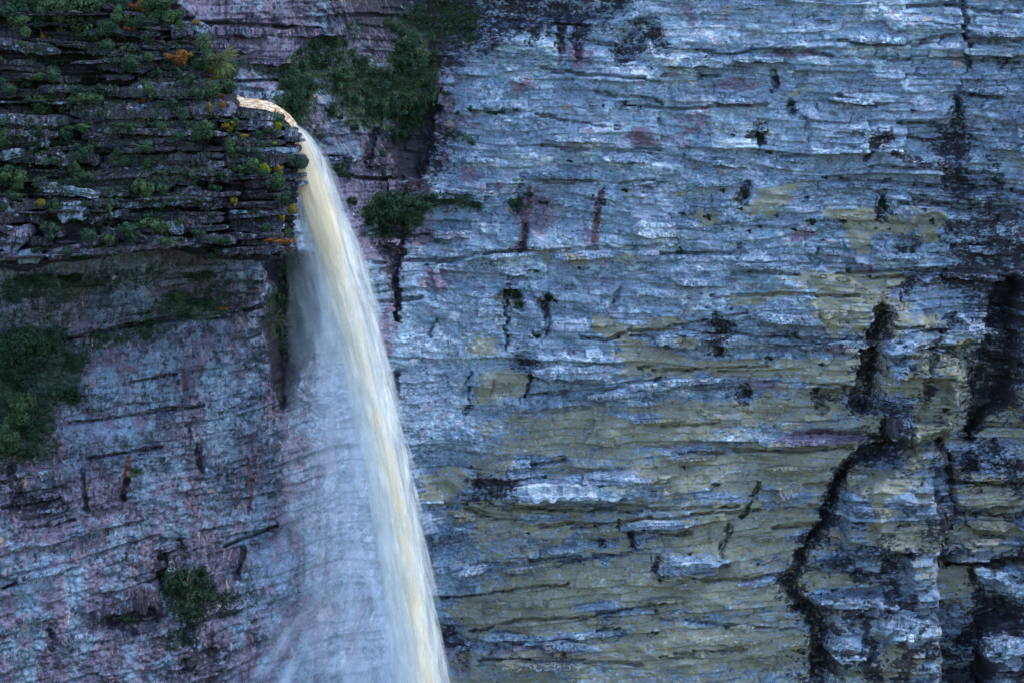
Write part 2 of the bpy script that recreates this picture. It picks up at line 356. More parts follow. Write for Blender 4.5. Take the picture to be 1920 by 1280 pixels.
# --- long undercut bedding seams (y positions read from the photograph)
seams = [
    ([(1240, 96), (1367, 103), (1417, 92), (1502, 94), (1560, 108)], 2.6), ([(1573, 78), (1630, 86), (1711, 84), (1789, 68)], 2.4),
    ([(1240, 142), (1346, 143)], 1.8), ([(1160, 202), (1240, 200), (1438, 197)], 2), ([(1821, 74), (1913, 78)], 3), ([(1700, 12), (1800, 8), (1840, 22), (1913, 21)], 3.4),
    ([(1560, 112), (1690, 110), (1920, 114)], 1.6), ([(1580, 184), (1644, 202)], 2), ([(1821, 177), (1881, 187)], 3), ([(1630, 312), (1785, 322), (1870, 330)], 2.6),
    ([(1560, 338), (1665, 342), (1800, 352), (1930, 362)], 3.4), ([(1690, 378), (1800, 388), (1906, 386)], 3.2), ([(1465, 298), (1517, 293)], 2),
    ([(1707, 258), (1842, 276)], 2.2), ([(1690, 232), (1770, 236), (1860, 246)], 2), ([(1020, 125), (1080, 140), (1240, 152)], 1.8), ([(1000, 215), (1100, 232), (1160, 240)], 1.6),
    ([(970, 272), (1060, 276), (1240, 284)], 1.8), ([(960, 335), (1160, 343), (1240, 340)], 1.8), ([(1080, 72), (1160, 86)], 1.8), ([(1110, 172), (1240, 190)], 1.8),
    ([(700, 492), (800, 493), (900, 476), (1080, 466), (1190, 464), (1240, 458)], 2.4), ([(700, 568), (790, 560)], 2), ([(1240, 475), (1310, 474), (1400, 474)], 2),
    ([(1370, 515), (1430, 508), (1500, 512)], 2), ([(1330, 555), (1440, 552), (1612, 554)], 1.8), ([(1560, 512), (1640, 512), (1700, 505), (1780, 508)], 2), ([(1640, 522), (1720, 520)], 1.5),
    ([(1090, 632), (1140, 636), (1160, 628)], 3), ([(1160, 626), (1240, 617), (1330, 598), (1400, 585)], 1.6), ([(1180, 632), (1230, 635), (1300, 630), (1350, 628)], 2),
    ([(1370, 627), (1430, 634), (1520, 636), (1590, 640)], 2.6), ([(1000, 740), (1100, 734), (1240, 706)], 2.6), ([(1200, 690), (1240, 692), (1370, 690), (1440, 684)], 2),
    ([(1400, 648), (1500, 650), (1600, 645)], 2.4), ([(1430, 713), (1600, 728)], 1.8), ([(1000, 872), (1060, 860)], 1.6), ([(870, 940), (960, 952), (1100, 956), (1240, 952), (1380, 948)], 3),
    ([(870, 952), (930, 972), (1040, 974)], 2), ([(1010, 988), (1160, 980), (1300, 966), (1420, 955)], 2), ([(1170, 996), (1250, 1000), (1300, 1002)], 2.2), ([(1070, 995), (1115, 990)], 1.8),
    ([(880, 1062), (1000, 1052), (1110, 1045), (1180, 1036)], 2), ([(1240, 1078), (1320, 1088), (1480, 1078)], 2), ([(1040, 1062), (1110, 1046)], 2.4), ([(800, 1122), (900, 1112), (1060, 1096)], 1.8),
    ([(880, 1182), (980, 1160), (1100, 1158), (1250, 1126)], 2), ([(920, 1218), (1040, 1208), (1160, 1180)], 2), ([(1240, 1232), (1400, 1218)], 2.2), ([(1240, 1162), (1500, 1180)], 1.6),
    ([(1270, 1222), (1350, 1220), (1390, 1215)], 1.8), ([(900, 1240), (1050, 1238), (1200, 1246)], 2.4), ([(1450, 990), (1540, 984)], 2.6), ([(1370, 846), (1500, 846), (1600, 840)], 2.6),
    ([(1270, 848), (1350, 852)], 2), ([(1510, 816), (1650, 812)], 2), ([(1240, 800), (1350, 792)], 1.5), ([(1640, 748), (1740, 742)], 3), ([(1570, 738), (1640, 745)], 3),
    ([(1780, 905), (1920, 908)], 3.2), ([(1810, 795), (1920, 800)], 2.4), ([(1510, 1062), (1660, 1070)], 2), ([(1640, 612), (1740, 618), (1800, 600)], 2.4), ([(1820, 965), (1900, 975)], 1.8),
    ([(0, 905), (95, 885)], 3), ([(0, 955), (60, 945), (110, 930)], 3), ([(130, 795), (300, 770), (380, 760)], 2), ([(220, 610), (340, 595), (420, 590)], 3), ([(110, 640), (170, 622), (330, 600)], 2.4),
    ([(160, 860), (300, 840)], 1.8), ([(60, 990), (140, 975)], 2), ([(0, 1105), (70, 1075)], 2), ([(420, 1025), (520, 985)], 2), ([(250, 715), (330, 700)], 1.8), ([(400, 590), (500, 575)], 2.4),
    ([(330, 160), (520, 150)], 2), ([(340, 45), (520, 50), (600, 55)], 3), ([(560, 288), (650, 295)], 2), ([(620, 330), (740, 335)], 2), ([(690, 435), (800, 440)], 2),
]
for p, wd in seams:
    line('dep', p, wd * 1.15, 0.85, wp=0.25)
    line('dark', p, wd * 0.8, 0.5, wp=0.25)  # shade under each ledge painted along the seam
# --- moss and plants
for e in [(610, 120, 70, 60, 0, .6), (690, 180, 80, 70, 0, .75), (770, 150, 50, 110, 5, .85), (560, 170, 40, 70, 10, .9), (540, 130, 30, 30, 0, .7), (640, 60, 40, 20, 0, .5),
          (740, 395, 70, 38, 0, .95), (850, 380, 50, 16, 0, .55), (800, 375, 60, 16, 0, .6), (640, 320, 26, 12, 20, .7), (600, 250, 20, 30, 0, .4),
          (70, 690, 110, 80, 20, .9), (40, 790, 80, 80, 0, .9), (160, 740, 60, 40, 20, .5), (100, 540, 150, 26, -4, .8), (300, 520, 110, 30, -6, .6), (370, 570, 90, 30, 0, .8),
          (270, 610, 60, 30, 0, .7), (190, 640, 70, 20, 0, .6), (540, 560, 34, 110, 4, .7), (440, 530, 60, 20, 0, .5), (60, 600, 90, 30, 0, .6), (350, 1110, 62, 50, 30, .9), (420, 1130, 40, 30, 0, .5),
          (345, 1060, 46, 36, 0, .55), (330, 1210, 30, 40, 0, .5), (960, 560, 28, 16, 0, .8), (975, 380, 26, 30, 0, .6), (1030, 555, 14, 12, 0, .7), (255, 880, 16, 10, 0, .8), (930, 205, 30, 10, 0, .6),
          (1655, 390, 30, 20, 0, .5), (1390, 370, 12, 26, 0, .7), (1520, 420, 60, 16, 0, .4), (1270, 460, 16, 30, 0, .5), (1350, 630, 18, 22, 0, .5), (720, 440, 60, 16, 0, .6), (870, 260, 40, 10, 0, .5),
          (830, 40, 100, 50, 0, .6), (460, 130, 60, 30, 0, .5), (410, 1010, 30, 10, 0, .2), (1210, 120, 30, 8, 0, .4), (500, 1180, 30, 60, 0, .3), (905, 905, 40, 14, -20, .2), (215, 240, 300, 260, 0, .45)]:
    ell('moss', *e[:4], e[5], e[4], 0.45)
# roughness: how strongly the beds stand out
M['rough'][:] = 0.50 + 0.35 * sstep(1400, 1600, CX) + 0.25 * sstep(560, 800, CY) * sstep(880, 1000, CX) - 0.15 * (1 - sstep(560, 700, CX))
ell('rough', 830, 700, 130, 200, .55, -15, .5, k='cut')
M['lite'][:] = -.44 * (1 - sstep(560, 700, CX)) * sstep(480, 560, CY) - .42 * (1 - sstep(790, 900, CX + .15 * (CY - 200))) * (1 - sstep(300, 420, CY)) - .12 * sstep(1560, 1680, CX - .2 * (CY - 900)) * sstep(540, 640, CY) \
    - .16 * sstep(1660, 1780, CX) * sstep(350, 400, CY) * (1 - sstep(540, 600, CY)) + .10 * sstep(840, 960, CX) * (1 - sstep(500, 640, CY)) * (1 - sstep(1500, 1700, CX))  # the upper far wall's shadow is put into this tone
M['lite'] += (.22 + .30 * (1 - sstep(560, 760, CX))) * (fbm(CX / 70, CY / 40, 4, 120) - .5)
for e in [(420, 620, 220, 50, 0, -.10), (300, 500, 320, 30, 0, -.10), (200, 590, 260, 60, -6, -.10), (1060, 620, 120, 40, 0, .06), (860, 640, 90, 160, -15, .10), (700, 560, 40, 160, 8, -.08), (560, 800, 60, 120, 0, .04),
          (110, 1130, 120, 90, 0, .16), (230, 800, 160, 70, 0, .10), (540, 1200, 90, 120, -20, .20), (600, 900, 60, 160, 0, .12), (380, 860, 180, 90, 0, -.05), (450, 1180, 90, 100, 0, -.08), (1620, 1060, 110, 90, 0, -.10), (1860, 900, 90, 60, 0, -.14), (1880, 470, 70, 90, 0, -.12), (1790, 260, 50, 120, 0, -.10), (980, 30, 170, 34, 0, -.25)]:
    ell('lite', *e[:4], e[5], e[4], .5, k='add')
for k_ in M:
    M[k_] = M[k_].astype(np.float32)


def sample(m, px, py):
    fx = np.clip((px - OX) / STEP, 0, W_ - 1.01)
    fy = np.clip((py - OY) / STEP, 0, H_ - 1.01)
    xi = fx.astype(int)
    yi = fy.astype(int)
    fx = fx - xi
    fy = fy - yi
    A = M[m]
    return (A[yi, xi] * (1 - fx) + A[yi, xi + 1] * fx) * (1 - fy) + (A[yi + 1, xi] * (1 - fx) + A[yi + 1, xi + 1] * fx) * fy


XS = np.array([-95, -75, -48, -33, -22, -17, -12, -7, -3, 12, 32, 50, 75, 95.])
YS = np.array([-6, -2, 3, 7, 11.5, 15, 19, 20, 18, 12, 6, 2, -3, -8.])
_fx = np.linspace(-100, 100, 801)
_fy = np.interp(_fx, XS, YS)
_ker = np.hanning(25)
_fy = np.convolve(np.pad(_fy, 12, 'edge'), _ker / _ker.sum(), 'valid')


def base_y(X, Z):
    y = np.interp(X, _fx, _fy)
    left = 1 - sstep(-22, -8, X)
    y = y + 0.10 * Z * (0.3 + 0.7 * left)                 # the walls lean back a little with height
    return y + 2.2 * (fbm(X / 17 + 5, Z / 15, 3, 20) - 0.5)


def strat(X, Z, py):
    left = 1 - sstep(-20, -10, X)
    sl_ = np.interp(py, [-400, 300, 560, 800, 1100, 1700], [-0.05, -0.04, 0.0, 0.05, 0.09, 0.10])
    sl_l = np.interp(py, [-400, 400, 600, 1200, 1700], [0.0, 0.0, 0.12, 0.24, 0.24])
    s = Z - (1 - left) * sl_ * (X - 5) - left * sl_l * (X + 15)
    return s + 2.6 * (fbm(X / 15, Z / 10, 3, 30) - 0.5) + 0.16 * (fbm(X / 1.3, Z / 0.9, 2, 34) - 0.5)


def new_mesh(name, co, faces4=None, faces=None):
    me = bpy.data.meshes.new(name)
    if faces4 is not None:
        nf = len(faces4)
        n = faces4.shape[1]
        me.vertices.add(len(co))
        me.vertices.foreach_set('co', np.ascontiguousarray(co, np.float32).ravel())
        me.loops.add(nf * n)
        me.loops.foreach_set('vertex_index', np.ascontiguousarray(faces4, np.int32).ravel())
        me.polygons.add(nf)
        me.polygons.foreach_set('loop_start', np.arange(0, nf * n, n, dtype=np.int32))
        me.update(calc_edges=True)
    else:
        me.from_pydata([tuple(c) for c in co], [], faces)
    return me


def link(name, me, mat=None, parent=None):
    o = bpy.data.objects.new(name, me)
    COL.objects.link(o)
    if mat is not None:
        me.materials.append(mat)
    if parent is not None:
        o.parent = parent
    return o


def tag(o, label=None, cat=None, group=None, kind=None):
    for k, v in (('label', label), ('category', cat), ('group', group), ('kind', kind)):
        if v:
            o[k] = v
    return o


def paint(me, co, s=None, over=None, jit=None, tone=0.5):
    """store which rock each vertex is made of: bare olive, iron purple, black stain with painted crevice shade / pale lichen, moss, rust"""
    px, py = proj(co)
    if jit is not None:
        px, py = px + jit[0], py + jit[1]
    n = len(co)
    a = np.zeros((n, 4), np.float32)
    b = np.zeros((n, 4), np.float32)
    a[:, 0] = sample('olive', px, py)
    a[:, 1] = sample('purple', px, py)
    a[:, 2] = sample('dark', px, py) if jit is None else sample('dark', px - jit[0] * .6, py - jit[1] * .3)
    b[:, 0] = sample('pale', px, py)
    b[:, 1] = sample('moss', px, py)
    b[:, 2] = sample('rust', px, py) if jit is None else sample('rust', px - jit[0], py - jit[1])
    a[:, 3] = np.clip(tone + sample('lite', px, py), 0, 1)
    b[:, 3] = 1
    if over:
        for i, v in over.items():
            (a if i < 3 else b)[:, i % 3] = v
    at = me.attributes.new('mask_a', 'FLOAT_COLOR', 'POINT')
    at.data.foreach_set('color', a.ravel())
    at = me.attributes.new('mask_b', 'FLOAT_COLOR', 'POINT')
    at.data.foreach_set('color', b.ravel())
    if s is None:
        s = strat(co[:, 0], co[:, 2], py)
    lf_ = 1 - sstep(-20, -9, co[:, 0])
    v = np.stack([co[:, 0], co[:, 1], s * (1 - .42 * lf_)], 1).astype(np.float32)
    at = me.attributes.new('rockco', 'FLOAT_VECTOR', 'POINT')
    at.data.foreach_set('vector', v.ravel())


# ------------------------------------------------------------------ materials
class NB:
    def __init__(self, name):
        self.m = bpy.data.materials.new(name)
        self.m.use_nodes = True
        self.t = self.m.node_tree
        self.t.nodes.clear()
        self.out = self.t.nodes.new('ShaderNodeOutputMaterial')

    def n(self, typ, **kw):
        nd = self.t.nodes.new(typ)
        for k, v in kw.items():
            setattr(nd, k, v)
        return nd

    def put(self, sock, v):
        if isinstance(v, bpy.types.NodeSocket):
            self.t.links.new(v, sock)
        else:
            sock.default_value = v

    def math(self, op, a, b=0.0, c=None, clamp=False):
        nd = self.n('ShaderNodeMath', operation=op, use_clamp=clamp)
        self.put(nd.inputs[0], a)
        self.put(nd.inputs[1], b)
        if c is not None:
            self.put(nd.inputs[2], c)
        return nd.outputs[0]

    def ss(self, x, a, b, lo=0.0, hi=1.0):
        nd = self.n('ShaderNodeMapRange', interpolation_type='SMOOTHSTEP')
        for i, v in enumerate((x, a, b, lo, hi)):
            self.put(nd.inputs[i], v)
        return nd.outputs[0]

    def noise(self, vec, scale, xyz=(1, 1, 1), det=3, rough=0.55, off=(0, 0, 0), dist=0.0):
        mp = self.n('ShaderNodeMapping')
        self.put(mp.inputs[0], vec)
        mp.inputs['Scale'].default_value = xyz
        mp.inputs['Location'].default_value = off
        nd = self.n('ShaderNodeTexNoise')
        nd.inputs['Scale'].default_value = scale
        nd.inputs['Detail'].default_value = det
        nd.inputs['Roughness'].default_value = rough
        nd.inputs['Distortion'].default_value = dist
        self.t.links.new(mp.outputs[0], nd.inputs[0])
        return nd.outputs[0]

    def chips(self, vec, scale, xyz, off=(0, 0, 0), warp=0.25, rnd=1.0):
        """random value per angular chip of rock"""
        mp = self.n('ShaderNodeMapping')
        self.put(mp.inputs[0], vec)
        mp.inputs['Scale'].default_value = xyz
        mp.inputs['Location'].default_value = off
        nz_ = self.n('ShaderNodeTexNoise')
        nz_.inputs['Scale'].default_value = scale * 1.7
        nz_.inputs['Detail'].default_value = 3
        self.t.links.new(mp.outputs[0], nz_.inputs[0])
        vm = self.n('ShaderNodeVectorMath', operation='MULTIPLY_ADD')
        self.t.links.new(nz_.outputs['Color'], vm.inputs[0])
        vm.inputs[1].default_value = (warp * 2 / scale,) * 3
        self.t.links.new(mp.outputs[0], vm.inputs[2])
        vo = self.n('ShaderNodeTexVoronoi', feature='F1')
        vo.inputs['Scale'].default_value = scale
        vo.inputs['Randomness'].default_value = rnd
        self.t.links.new(vm.outputs[0], vo.inputs['Vector'])
        sp = self.n('ShaderNodeSeparateColor')
        self.t.links.new(vo.outputs['Color'], sp.inputs[0])
        return sp.outputs

    def mix(self, f, a, b, mode='MIX'):
        nd = self.n('ShaderNodeMix', data_type='RGBA', blend_type=mode)
        self.put(nd.inputs[0], f)
        for i, v in ((6, a), (7, b)):
            self.put(nd.inputs[i], v if isinstance(v, bpy.types.NodeSocket) else (*v, 1))
        return nd.outputs[2]

    def ramp(self, f, stops):
        nd = self.n('ShaderNodeValToRGB')
        self.put(nd.inputs[0], f)
        e = nd.color_ramp.elements
        while len(e) < len(stops):
            e.new(0.5)
        for i, (p, c) in enumerate(stops):
            e[i].position = p
            e[i].color = (*c, 1)
        return nd.outputs[0]


def rock_material():
    b = NB('layered_quartzite')
    co = b.n('ShaderNodeAttribute', attribute_name='rockco').outputs['Vector']
    A = b.n('ShaderNodeSeparateColor')
    atA = b.n('ShaderNodeAttribute', attribute_name='mask_a')
    tone = atA.outputs['Alpha']
    b.put(A.inputs[0], atA.outputs['Color'])
    B = b.n('ShaderNodeSeparateColor')
    b.put(B.inputs[0], b.n('ShaderNodeAttribute', attribute_name='mask_b').outputs['Color'])
    ol, pu, dk = A.outputs
    pl, mo, ru = B.outputs
    big = b.noise(co, 0.16, (1, 1, 2.2), 3)
    mid = b.noise(co, 0.8, (1, 1, 1.9), 4, 0.6)
    fine = b.noise(co, 3.0, (1, 1, 1.35), 4, 0.68)
    grit = b.noise(co, 8.0, (1, 1, 1.2), 2, 0.7, (3, 7, 1))
    vert = b.noise(co, 1.1, (2.2, 2.2, 0.28), 4, 0.65, (9, 2, 4))
    patch = b.noise(co, 0.55, (1, 1, 1.6), 5, 0.68, (31, 5, 12), 0.4)
    # broken lichen-grey quartzite
    ca = b.chips(co, 1.1, (1, 1, 2.0), warp=.5)
    cb = b.chips(co, 3.0, (1, 1, 1.7), (7, 3, 9), warp=.6)
    v = b.math('ADD', b.math('MULTIPLY', mid, 0.46), b.math('MULTIPLY', fine, 0.54))
    v = b.math('ADD', v, b.math('MULTIPLY', b.math('SUBTRACT', ca[0], 0.5), 0.11))
    v = b.math('ADD', v, b.math('MULTIPLY', b.math('SUBTRACT', cb[0], 0.5), 0.17))
    v = b.math('ADD', v, b.math('MULTIPLY', b.math('SUBTRACT', grit, 0.5), 0.35))
    v = b.math('ADD', v, b.math('MULTIPLY', b.math('SUBTRACT', big, 0.5), 0.25))
    v = b.math('ADD', v, b.math('MULTIPLY', b.math('SUBTRACT', vert, 0.5), b.math('MULTIPLY_ADD', pu, 0.55, 0.12)))
    v = b.math('ADD', v, b.math('MULTIPLY', pl, 0.16))
    v = b.math('ADD', v, b.math('MULTIPLY', b.math('SUBTRACT', patch, 0.5), 0.30))
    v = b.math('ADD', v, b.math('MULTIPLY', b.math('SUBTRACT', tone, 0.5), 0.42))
    v = b.math('MULTIPLY_ADD', b.math('SUBTRACT', v, .5), b.math('MULTIPLY', b.ss(pu, .2, .45, 1.0, .85), b.ss(b.noise(co, .28, (1, 1, 1.5), 3, .6, (8, 18, 28)), .4, .6, .62, 1.1)), .5)
    base = b.ramp(v, [(0.27, (.032, .048, .080)), (0.39, (.098, .145, .222)), (0.52, (.165, .250, .375)), (0.65, (.275, .385, .52)), (0.80, (.60, .70, .80))])
    hue = b.ramp(b.noise(co, 0.7, (1, 1, 1), 3, 0.6, (50, 3, 8)), [(0.35, (1.10, .95, .98)), (0.5, (1, 1, 1)), (0.66, (.88, 1.02, 1.05))])
    base = b.mix(1.0, base, hue, 'MULTIPLY')
    # iron-stained purple
    pf = b.ss(b.math('ADD', b.math('ADD', pu, b.math('MULTIPLY', b.math('SUBTRACT', ca[1], 0.5), .35)), b.math('ADD', b.math('MULTIPLY', b.math('SUBTRACT', patch, 0.5), 1.0), b.math('MULTIPLY', b.math('SUBTRACT', b.noise(co, .24, (1.4, 1.4, .8), 4, .62, (70, 7, 17)), .5), 2.4))), 0.34, 0.66)
    purple = b.mix(1.0, base, (.80, .52, .58), 'MULTIPLY')
    purple = b.mix(b.ss(vert, 0.5, 0.72), purple, (.20, .13, .17))
    base = b.mix(pf, base, purple)
    # bare olive faces where lichen has not grown
    of = b.ss(b.math('ADD', ol, b.math('ADD', b.math('MULTIPLY', b.math('SUBTRACT', patch, 0.5), 1.9),
                                       b.math('MULTIPLY', b.math('SUBTRACT', cb[2], 0.5), 0.35))), 0.38, 0.62)
    ov = b.math('ADD', b.math('MULTIPLY', mid, 0.6), b.math('MULTIPLY', fine, 0.4))
    oc = b.ramp(ov, [(0.30, (.060, .060, .045)), (0.42, (.18, .185, .135)), (0.54, (.235, .245, .185)), (0.68, (.235, .285, .30))])
    oc = b.mix(b.ss(b.noise(co, 0.8, (1, 1, 2), 3, 0.6, (7, 77, 3)), 0.56, 0.7, 0, 0.45), oc, (.26, .23, .09))
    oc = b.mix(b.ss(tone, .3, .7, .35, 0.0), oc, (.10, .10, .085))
    # grey lichen and black specks scattered over the bare rock
    lic = b.ss(b.noise(co, 1.9, (1, 1, 1.9), 5, 0.72, (61, 8, 2)), 0.52, 0.60, 1.0, 0.12)
    spk = b.ss(b.noise(co, 2.6, (1, 1, 1.3), 2, 0.5, (11, 80, 6)), 0.66, 0.70, 0, 0.85)
    base = b.mix(b.math('MULTIPLY', of, lic), base, oc)
    base = b.mix(spk, base, (.028, .026, .045))
    # rust
    rf = b.ss(b.math('ADD', ru, b.math('MULTIPLY', b.math('SUBTRACT', fine, 0.5), 0.5)), 0.3, 0.7)
    base = b.mix(rf, base, b.ramp(fine, [(0.3, (.035, .015, .022)), (0.7, (.15, .055, .06))]))
    warm = b.ss(b.noise(co, 0.42, (1, 1, 1.4), 3, 0.6, (90, 14, 2)), 0.66, 0.72, 0, 0.5)
    base = b.mix(warm, base, (.40, .25, .17))
    vs = b.ss(b.noise(co, 1.0, (2.3, 2.3, .55), 3, .6, (21, 33, 8)), .67, .71, 0, .6)
    vcol = b.ramp(b.noise(co, .8, (1, 1, 1), 1, .5, (3, 3, 70)), [(.35, (.42, .20, .24)), (.5, (.52, .40, .34)), (.62, (.50, .44, .24))])
    base = b.mix(b.math('MULTIPLY', vs, b.ss(of, 0, 1, 1, .4)), base, vcol)
    # thin bedding laminae
    lam = b.noise(co, 1.0, (0.16, 0.16, 3.4), 4, 0.62, (0, 5, 0), 0.25)
    lf = b.ss(b.math('ABSOLUTE', b.math('SUBTRACT', lam, 0.5)), 0.0, 0.016, 0.62, 0.0)
    lf = b.math('MULTIPLY', b.math('MULTIPLY', lf, b.ss(mid, 0.42, 0.60)), b.ss(pu, .25, .6, 1.0, .35))
    base = b.mix(lf, base, (.045, .028, .026))
    # dark mask: painted crevice shade and black stain
    dn_ = b.math('ADD', b.math('MULTIPLY', b.math('SUBTRACT', b.noise(co, 1.25, (1, 1, 1.3), 5, .75, (40, 60, 3)), 0.5), 2.0), b.math('MULTIPLY', b.math('SUBTRACT', cb[1], 0.5), .55))
    df = b.ss(b.math('ADD', dk, b.math('SUBTRACT', dn_, b.math('MULTIPLY', b.math('SUBTRACT', tone, 0.5), 0.6))), 0.50, 0.62)
    base = b.mix(b.math('MULTIPLY', df, 0.93), base, b.ramp(fine, [(0.4, (.006, .006, .014)), (0.62, (.022, .020, .036)), (0.8, (.09, .08, .11))]))
    # moss
    mf = b.ss(b.math('ADD', mo, b.math('MULTIPLY', b.math('SUBTRACT', b.noise(co, 1.5, (1, 1, 1), 4, 0.7, (4, 44, 9)), 0.5), 1.6)), 0.55, 0.8)
    base = b.mix(b.math('MULTIPLY', mf, 0.85), base, b.ramp(grit, [(0.3, (.012, .022, .014)), (0.7, (.045, .075, .036))]))
    # lichen flecks
    fl = b.ss(b.noise(co, 4.2, (1, 1, 1.7), 3, 0.7, (14, 4, 22)), 0.63, 0.68, 0, 0.9)
    fl = b.math('MULTIPLY', fl, b.ss(tone, 0.1, 0.5, 0.25, 1.0))
    fl = b.math('MULTIPLY', fl, b.ss(b.math('ADD', of, df), 1.0, 0.0, 0.35, 1.0))
    base = b.mix(fl, base, (.62, .63, .72))
    bump = b.n('ShaderNodeBump')
    b.put(bump.inputs['Strength'], b.math('SUBTRACT', 0.85, b.math('MULTIPLY', of, 0.5)))
    bump.inputs['Distance'].default_value = 0.20
    h = b.math('ADD', b.math('ADD', b.math('MULTIPLY', fine, 0.42), b.math('MULTIPLY', cb[0], .22)), b.math('ADD', b.math('MULTIPLY', grit, 0.35), b.math('MULTIPLY', lf, -0.5)))
    b.put(bump.inputs['Height'], h)
    p = b.n('ShaderNodeBsdfPrincipled')
    b.put(p.inputs['Base Color'], base)
    b.put(p.inputs['Roughness'], b.ss(grit, 0.4, 0.7, 0.75, 0.45))
    p.inputs['Specular IOR Level'].default_value = 0.35
    b.put(p.inputs['Normal'], bump.outputs[0])
    b.put(b.out.inputs[0], p.outputs[0])
    return b.m


def leaf_material(name, lo, hi):
    b = NB(name)
    g = b.n('ShaderNodeNewGeometry')
    oi = b.n('ShaderNodeObjectInfo')
    cl_ = b.ss(b.noise(b.n('ShaderNodeTexCoord').outputs['Object'], 2.2, (1, 1, 1), 2), .36, .64)
    f = b.math('ADD', b.math('MULTIPLY', g.outputs['Random Per Island'], 0.28), b.math('MULTIPLY', oi.outputs['Random'], 0.32))
    f = b.math('ADD', f, b.math('MULTIPLY', cl_, .40))
    c = b.mix(f, lo, hi)
    d = b.n('ShaderNodeBsdfDiffuse')
    b.put(d.inputs[0], c)
    t = b.n('ShaderNodeBsdfTranslucent')
    b.put(t.inputs[0], c)
    mx = b.n('ShaderNodeMixShader')
    mx.inputs[0].default_value = 0.3
    b.put(mx.inputs[1], d.outputs[0])
    b.put(mx.inputs[2], t.outputs[0])
    b.put(b.out.inputs[0], mx.outputs[0])
    return b.m


def water_material(name, ca, cb, dens, streak, soft, lo_=.4):
    """falling water and spray: dense at the middle of each strand, thinning to its rim, torn into threads"""
    b = NB(name)
    uv = b.n('ShaderNodeAttribute', attribute_name='flow').outputs['Vector']     # across (m), along (m), strand seed
    dn = b.n('ShaderNodeAttribute', attribute_name='dens').outputs['Fac']
    thr = b.noise(uv, 1.0, (streak[0], streak[1], 1), 4, 0.62, dist=0.3)
    puf = b.noise(uv, 1.0, (streak[2], streak[3], 1), 4, 0.6, (5, 9, 2), 0.5)
    lw = b.n('ShaderNodeLayerWeight')
    lw.inputs[0].default_value = 0.5
    face = b.math('SUBTRACT', 1.0, lw.outputs['Facing'])
    face = b.math('POWER', face, soft)
    a = b.math('MULTIPLY', b.ss(thr, 0.33, 0.66, lo_, 1.15), b.ss(puf, 0.33, 0.66, lo_, 1.2))
    a = b.math('MULTIPLY', b.math('MULTIPLY', a, face), b.math('MULTIPLY', dn, dens), clamp=True)
    c = b.mix(b.ss(thr, 0.35, 0.65), ca, cb)
    d = b.n('ShaderNodeBsdfDiffuse')
    b.put(d.inputs[0], c)
    t = b.n('ShaderNodeBsdfTranslucent')
    b.put(t.inputs[0], c)
    mx = b.n('ShaderNodeMixShader')
    mx.inputs[0].default_value = 0.45
    b.put(mx.inputs[1], d.outputs[0])
    b.put(mx.inputs[2], t.outputs[0])
    tr = b.n('ShaderNodeBsdfTransparent')
    m2 = b.n('ShaderNodeMixShader')
    b.put(m2.inputs[0], a)
    b.put(m2.inputs[1], tr.outputs[0])
    b.put(m2.inputs[2], mx.outputs[0])
    b.put(b.out.inputs[0], m2.outputs[0])
    return b.m


ROCK = rock_material()
WATER = water_material('silty_falling_water', (.88, .77, .59), (.90, .84, .70), 1.1, (1.2, .08, .5, .06), 1.3)
FOAM = water_material('white_falling_water', (.72, .79, .84), (.88, .89, .86), 0.95, (2.4, .22, 1.0, .16), 1.2, .18)
SPRAY = water_material('drifting_spray', (.50, .68, .92), (.74, .85, 1.0), 0.24, (.9, .10, .35, .09), 2.0, .12)
GREENS = {
    'dark': leaf_material('dark_green_leaves', (.016, .040, .030), (.060, .118, .078)),
    'mid': leaf_material('green_leaves', (.024, .055, .034), (.085, .150, .075)),
    'lime': leaf_material('yellow_green_leaves', (.09, .14, .012), (.32, .40, .03)),
    'rust': leaf_material('rusty_dry_leaves', (.09, .040, .015), (.30, .15, .05)),
    'grass': leaf_material('pale_grass_blades', (.09, .13, .06), (.24, .28, .15)),
    'yellow': leaf_material('yellowed_leaves', (.12, .095, .02), (.32, .26, .05)),
    'black': leaf_material('blackish_green_leaves', (.014, .030, .020), (.042, .068, .042)),  # darkest of the leaf greens, nearly black
}
b_ = NB('weathered_bark')
pb = b_.n('ShaderNodeBsdfPrincipled')
tc = b_.n('ShaderNodeTexCoord')
b_.put(pb.inputs['Base Color'], b_.ramp(b_.noise(tc.outputs['Object'], 8.0, (1, 1, .3)), [(0.3, (.03, .022, .02)), (0.7, (.09, .07, .06))]))
pb.inputs['Roughness'].default_value = 0.9
b_.put(b_.out.inputs[0], pb.outputs[0])
BARK = b_.m

# ------------------------------------------------------------------ the great cliff (one rock face, two walls meeting in a corner)
def spaced(a, b, c, d, st, big):
    return np.concatenate([np.arange(a, b, big), np.arange(b, c, st), np.arange(c, d, big)])


gx = spaced(-92, -51, 51, 92, 0.09, 0.8)
gz = spaced(-62, -34.5, 34.5, 52, 0.09, 0.8)
GX, GZ = np.meshgrid(gx, gz)
X = GX.ravel()
Z = GZ.ravel()
Yb = base_y(X, Z)
px, py = proj(np.stack([X, Yb, Z], 1))
S = strat(X, Z, py)
rough = sample('rough', px, py)
v1, e1, u1, f1 = blocks(S, X, 2.3, 9.0, 1)
v2, e2, u2, f2 = blocks(S + 0.15 * (fbm(X / 2, Z, 2, 44) - .5), X, 0.78, 3.2, 2)
v3, e3, u3, f3 = blocks(S, X, 0.27, 1.1, 3)
loc = fbm(X / 6 + 9, S / 2.5, 3, 40)
D = -(v1 - .5) * 2.3 * sstep(.35, .65, loc) + 0.65 * (f1 - .5) * sstep(.40, .62, loc) - (v2 - .5) * 0.72 * (0.35 + 1.1 * sstep(.4, .7, fbm(X / 4, S / 1.2, 3, 41))) - (v3 - .5) * 0.15
